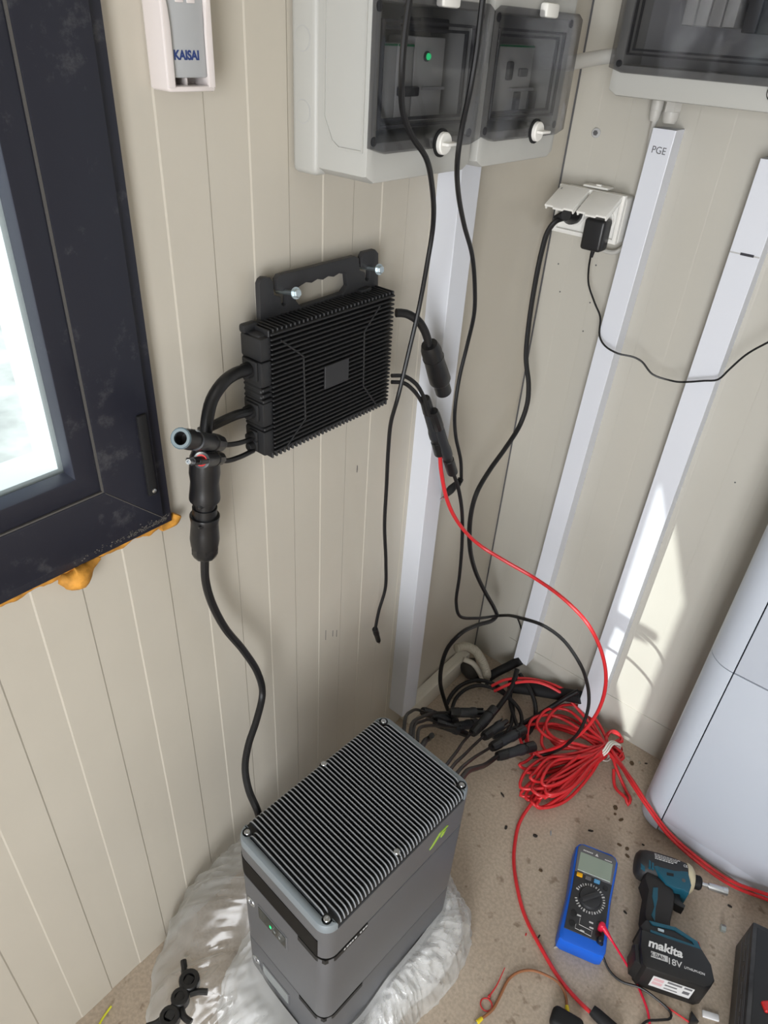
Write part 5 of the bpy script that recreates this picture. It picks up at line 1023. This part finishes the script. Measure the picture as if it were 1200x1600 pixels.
# ------------------------------------------------------------ lead-acid battery at the right edge
lb_ = thing('lead_acid_battery', 'scuffed black block battery with red terminal at the right edge', 'battery', on_floor(0.861, -0.330, 0.0, 12.8) )
MB().box((0.085, -0.13, 0.052), (0.165, 0.26, 0.100), 0.004, 2).build('case', 'scuffed_black', lb_)
MB().box((0.085, -0.13, 0.098), (0.150, 0.245, 0.010), 0.003, 2).build('top', 'black_plastic', lb_)
MB().box((0.036, -0.150, 0.104), (0.018, 0.018, 0.010), 0.002, 1, rot=Matrix.Rotation(R(30), 4, 'Z')).build('terminal_cap', 'red_plastic', lb_)
MB().box((0.044, -0.160, 0.106), (0.012, 0.004, 0.006), 0.001, 1, rot=Matrix.Rotation(R(-30), 4, 'Z')).build('terminal', 'steel', lb_)
for i in range(7): MB().box((0.0022, -0.022-0.032*i, 0.066), (0.0012, 0.024, 0.0022)).build('embossed_print', 'meter_grey', lb_)
for zz in (0.088, 0.080, 0.045): MB().box((0.0022, -0.12, zz), (0.0012, 0.215, 0.0012)).build('case_ridge', 'meter_grey', lb_)
t = thing('wall_plug_nut', 'small grey metal nut beside the black block battery', 'nut', on_floor(0.828, -0.318, 0, 20))
m = MB(); m.lathe((0, 0, 0.006), (1, 0, 0.006), [(0, .004), (0, .0075), (.009, .0075), (.009, .004), (.0085, .004), (.0085, .001)], 6); m.build('body', 'zinc', t, ang=20)
t = thing('paper_scrap', 'white card scrap at the bottom edge beside block battery', 'scrap', on_floor(0.868, -0.492, 0, 25))
MB().box((0, 0, 0.003), (0.03, 0.012, 0.006), 0.002).build('sheet', 'print_bright', t)
t = thing('plastic_clip', 'small dark wedge-shaped clip at the bottom edge left of block battery', 'clip', on_floor(0.843, -0.523, 0, 40))
m = MB(); m.shape([(-.008, -.006), (.010, -.005), (.002, .012)], 0.0, 0.012, bev=.001); m.build('body', 'black_plastic', t)
cable('redthin', 'red_wire', 0.0016, 'red_cable', 'thin short red wire below the driver battery', 'wire', n=6)

# ------------------------------------------------------------ brown jumper wire, red zip tie and other small things on the floor
t = thing('jumper_wire', 'brown wire with a yellow ferrule at each end on the floor', 'wire')
m = MB(); m.tube(CAB['brown'], 0.0026, 8); m.build('wire', 'brown_wire', t)
for i, (a, b) in enumerate(((CAB['brown'][0], CAB['brown'][1]), (CAB['brown'][-1], CAB['brown'][-2]))):
    a, b = Vector(a), Vector(b); d = (a-b).normalized()
    along(a-d*.002, a+d, [(0, .0034), (.010, .0040), (.012, .0038), (.012, .001)], 12).build('ferrule', 'ferrule', t)
    along(a+d*.009, a+d*2, [(0, .0016), (.012, .0014), (.012, .0003)], 8).build('tip', 'steel', t)
t = thing('zip_tie', 'small red zip tie with a closed loop beside brown wire', 'zip tie')
m = MB(); m.tube([(0.5385+0.011*math.cos(a*math.pi/8), -0.758+0.0105*math.sin(a*math.pi/8), 0.003) for a in range(17)], 0.0014, 6, 0.003); m.build('loop', 'scrap_red', t)
m = MB(); m.tube(CAB['ziptail'], 0.0014, 6, rf=lambda i: max(.0006, .0017-.0001*i)); m.build('tail', 'scrap_red', t)
MB().box(Vector(CAB['ziptail'][0])+Vector((0, -.001, 0)), (0.005, 0.006, 0.004), .001, 1).build('head', 'scrap_red', t)
cable('yellowwire', 'earth_wire_offcut', 0.0020, 'yellow_green', 'yellow-green wire offcut on the floor by the left wall', 'wire offcut')
# black connector spanner lying on the bag
t = thing('connector_spanner', 'black plastic connector spanner lying on the clear bag', 'tool', on_floor(0.156, -1.147, 0.118, 110))
for x, r in ((-0.030, 0.0165), (0.0, 0.015), (0.028, 0.0175)):
    m = MB(); m.lathe((x, 0, 0), (x, 0, 1), [(0, r*.9), (.002, r), (.020, r), (.022, r*.9), (.022, r*.55), (.012, r*.5), (.012, .0005)], 18); m.build('socket', 'black_plastic', t)
MB().box((0, 0, 0.011), (0.07, 0.016, 0.020), 0.003).build('bar', 'black_plastic', t)
for x, y, a in ((0.040, 0.018, 40), (0.020, -0.022, -70), (-0.044, 0.016, 130), (-0.020, -0.020, 260)):
    m = MB(); m.tube([(x*.6, y*.5, .011), (x, y, .012), (x+.016*math.cos(R(a)), y+.016*math.sin(R(a)), .012)], 0.0055, 8, 0.004); m.build('prong', 'black_plastic', t)

# scraps swept on the floor
random.seed(9)
scr = [(0.323, -0.360, .004, .013, 70, 'scrap_dark'), (0.375, -0.426, .006, .010, 20, 'scrap_dark'), (0.436, -0.398, .010, .008, 10, 'scrap_dark'), (0.459, -0.368, .003, .012, 30, 'ground_slab'), (0.526, -0.300, .012, .005, 30, 'scrap_dark'),
       (0.665, -0.420, .008, .004, -15, 'scrap_dark'), (0.545, -0.161, .007, .008, 0, 'scrap_brown'), (0.543, -0.205, .010, .012, 40, 'scrap_brown'), (0.550, -0.222, .006, .006, 10, 'scrap_brown'), (0.567, -0.226, .012, .006, 60, 'scrap_brown'),
       (0.591, -0.287, .010, .006, 0, 'scrap_brown'), (0.608, -0.284, .008, .008, 40, 'scrap_brown'), (0.616, -0.300, .010, .006, -20, 'scrap_brown'), (0.486, -0.461, .008, .006, 0, 'scrap_brown'), (0.589, -0.577, .003, .012, -30, 'pipe_white'),
       (0.552, -0.584, .003, .010, 0, 'scrap_dark'), (0.530, -0.598, .003, .006, 20, 'scrap_red'), (0.632, -0.250, .006, .004, 0, 'scrap_dark'), (0.829, -0.256, .009, .005, 0, 'scrap_dark'), (0.806, -0.380, .004, .013, 35, 'scrap_red'),
       (0.507, -0.052, .010, .010, 20, 'corrugated'), (0.520, -0.060, .010, .012, 50, 'scrap_brown'), (0.534, -0.045, .008, .006, 80, 'corrugated'), (0.548, -0.036, .007, .003, 30, 'scrap_dark'), (0.30, -0.03, .012, .016, 0, 'trunk_white'), (0.055, -1.075, .008, .005, 30, 'corrugated')]
nmz = {'scrap_dark': 'black plastic', 'scrap_brown': 'brown dirt', 'scrap_red': 'red insulation', 'ground_slab': 'grey-blue', 'pipe_white': 'pale plastic', 'corrugated': 'pale plaster', 'trunk_white': 'white plastic'}
WH_ = ['right behind the power hub corner', 'right of the power hub, farther back', 'midway between hub and multimeter', 'left of the red cable bend above multimeter', 'just above the multimeter top edge', 'between multimeter and driver handle', 'left of the appliance corner, nearest the coil', 'left of the appliance corner, second from coil', 'left of the appliance corner, third from coil', 'left of the appliance corner, fourth from coil',
    'above the driver, leftmost of the dirt spots there', 'above the driver, middle of the dirt spots there', 'above the driver, nearest its motor housing', 'beside the red cable left of multimeter', 'touching the lower left of multimeter', 'left of the multimeter foot', 'left of multimeter beside the red cable', 'between driver and appliance plinth', 'beyond the tip of the driver bit', 'right of the driver battery mount',
    'by the wall, leftmost below the sun patch', 'by the wall below the sun patch', 'by the wall, right of the brown one', 'by the wall next to the appliance', 'under the foot of the sunlit trunking', 'by the left wall near the bag']
for (x, y, a, b, ang, c), wh in zip(scr, WH_):
    m = MB(); hh = random.uniform(.0008, .002)
    m.shape([(-a/2, -b/2), (a*.1, -b*.6), (a/2, -b*.2), (a*.45, b*.4), (-a*.1, b/2), (-a*.55, b*.2)], 0.0, hh, bev=hh*.3)
    o = m.build('floor_scrap', c); o.matrix_world = on_floor(x, y, 0.0002, ang); tag(o, 'tiny %s scrap on the floor %s' % (nmz[c], wh), 'scrap', nmz[c]+' scraps on the floor')
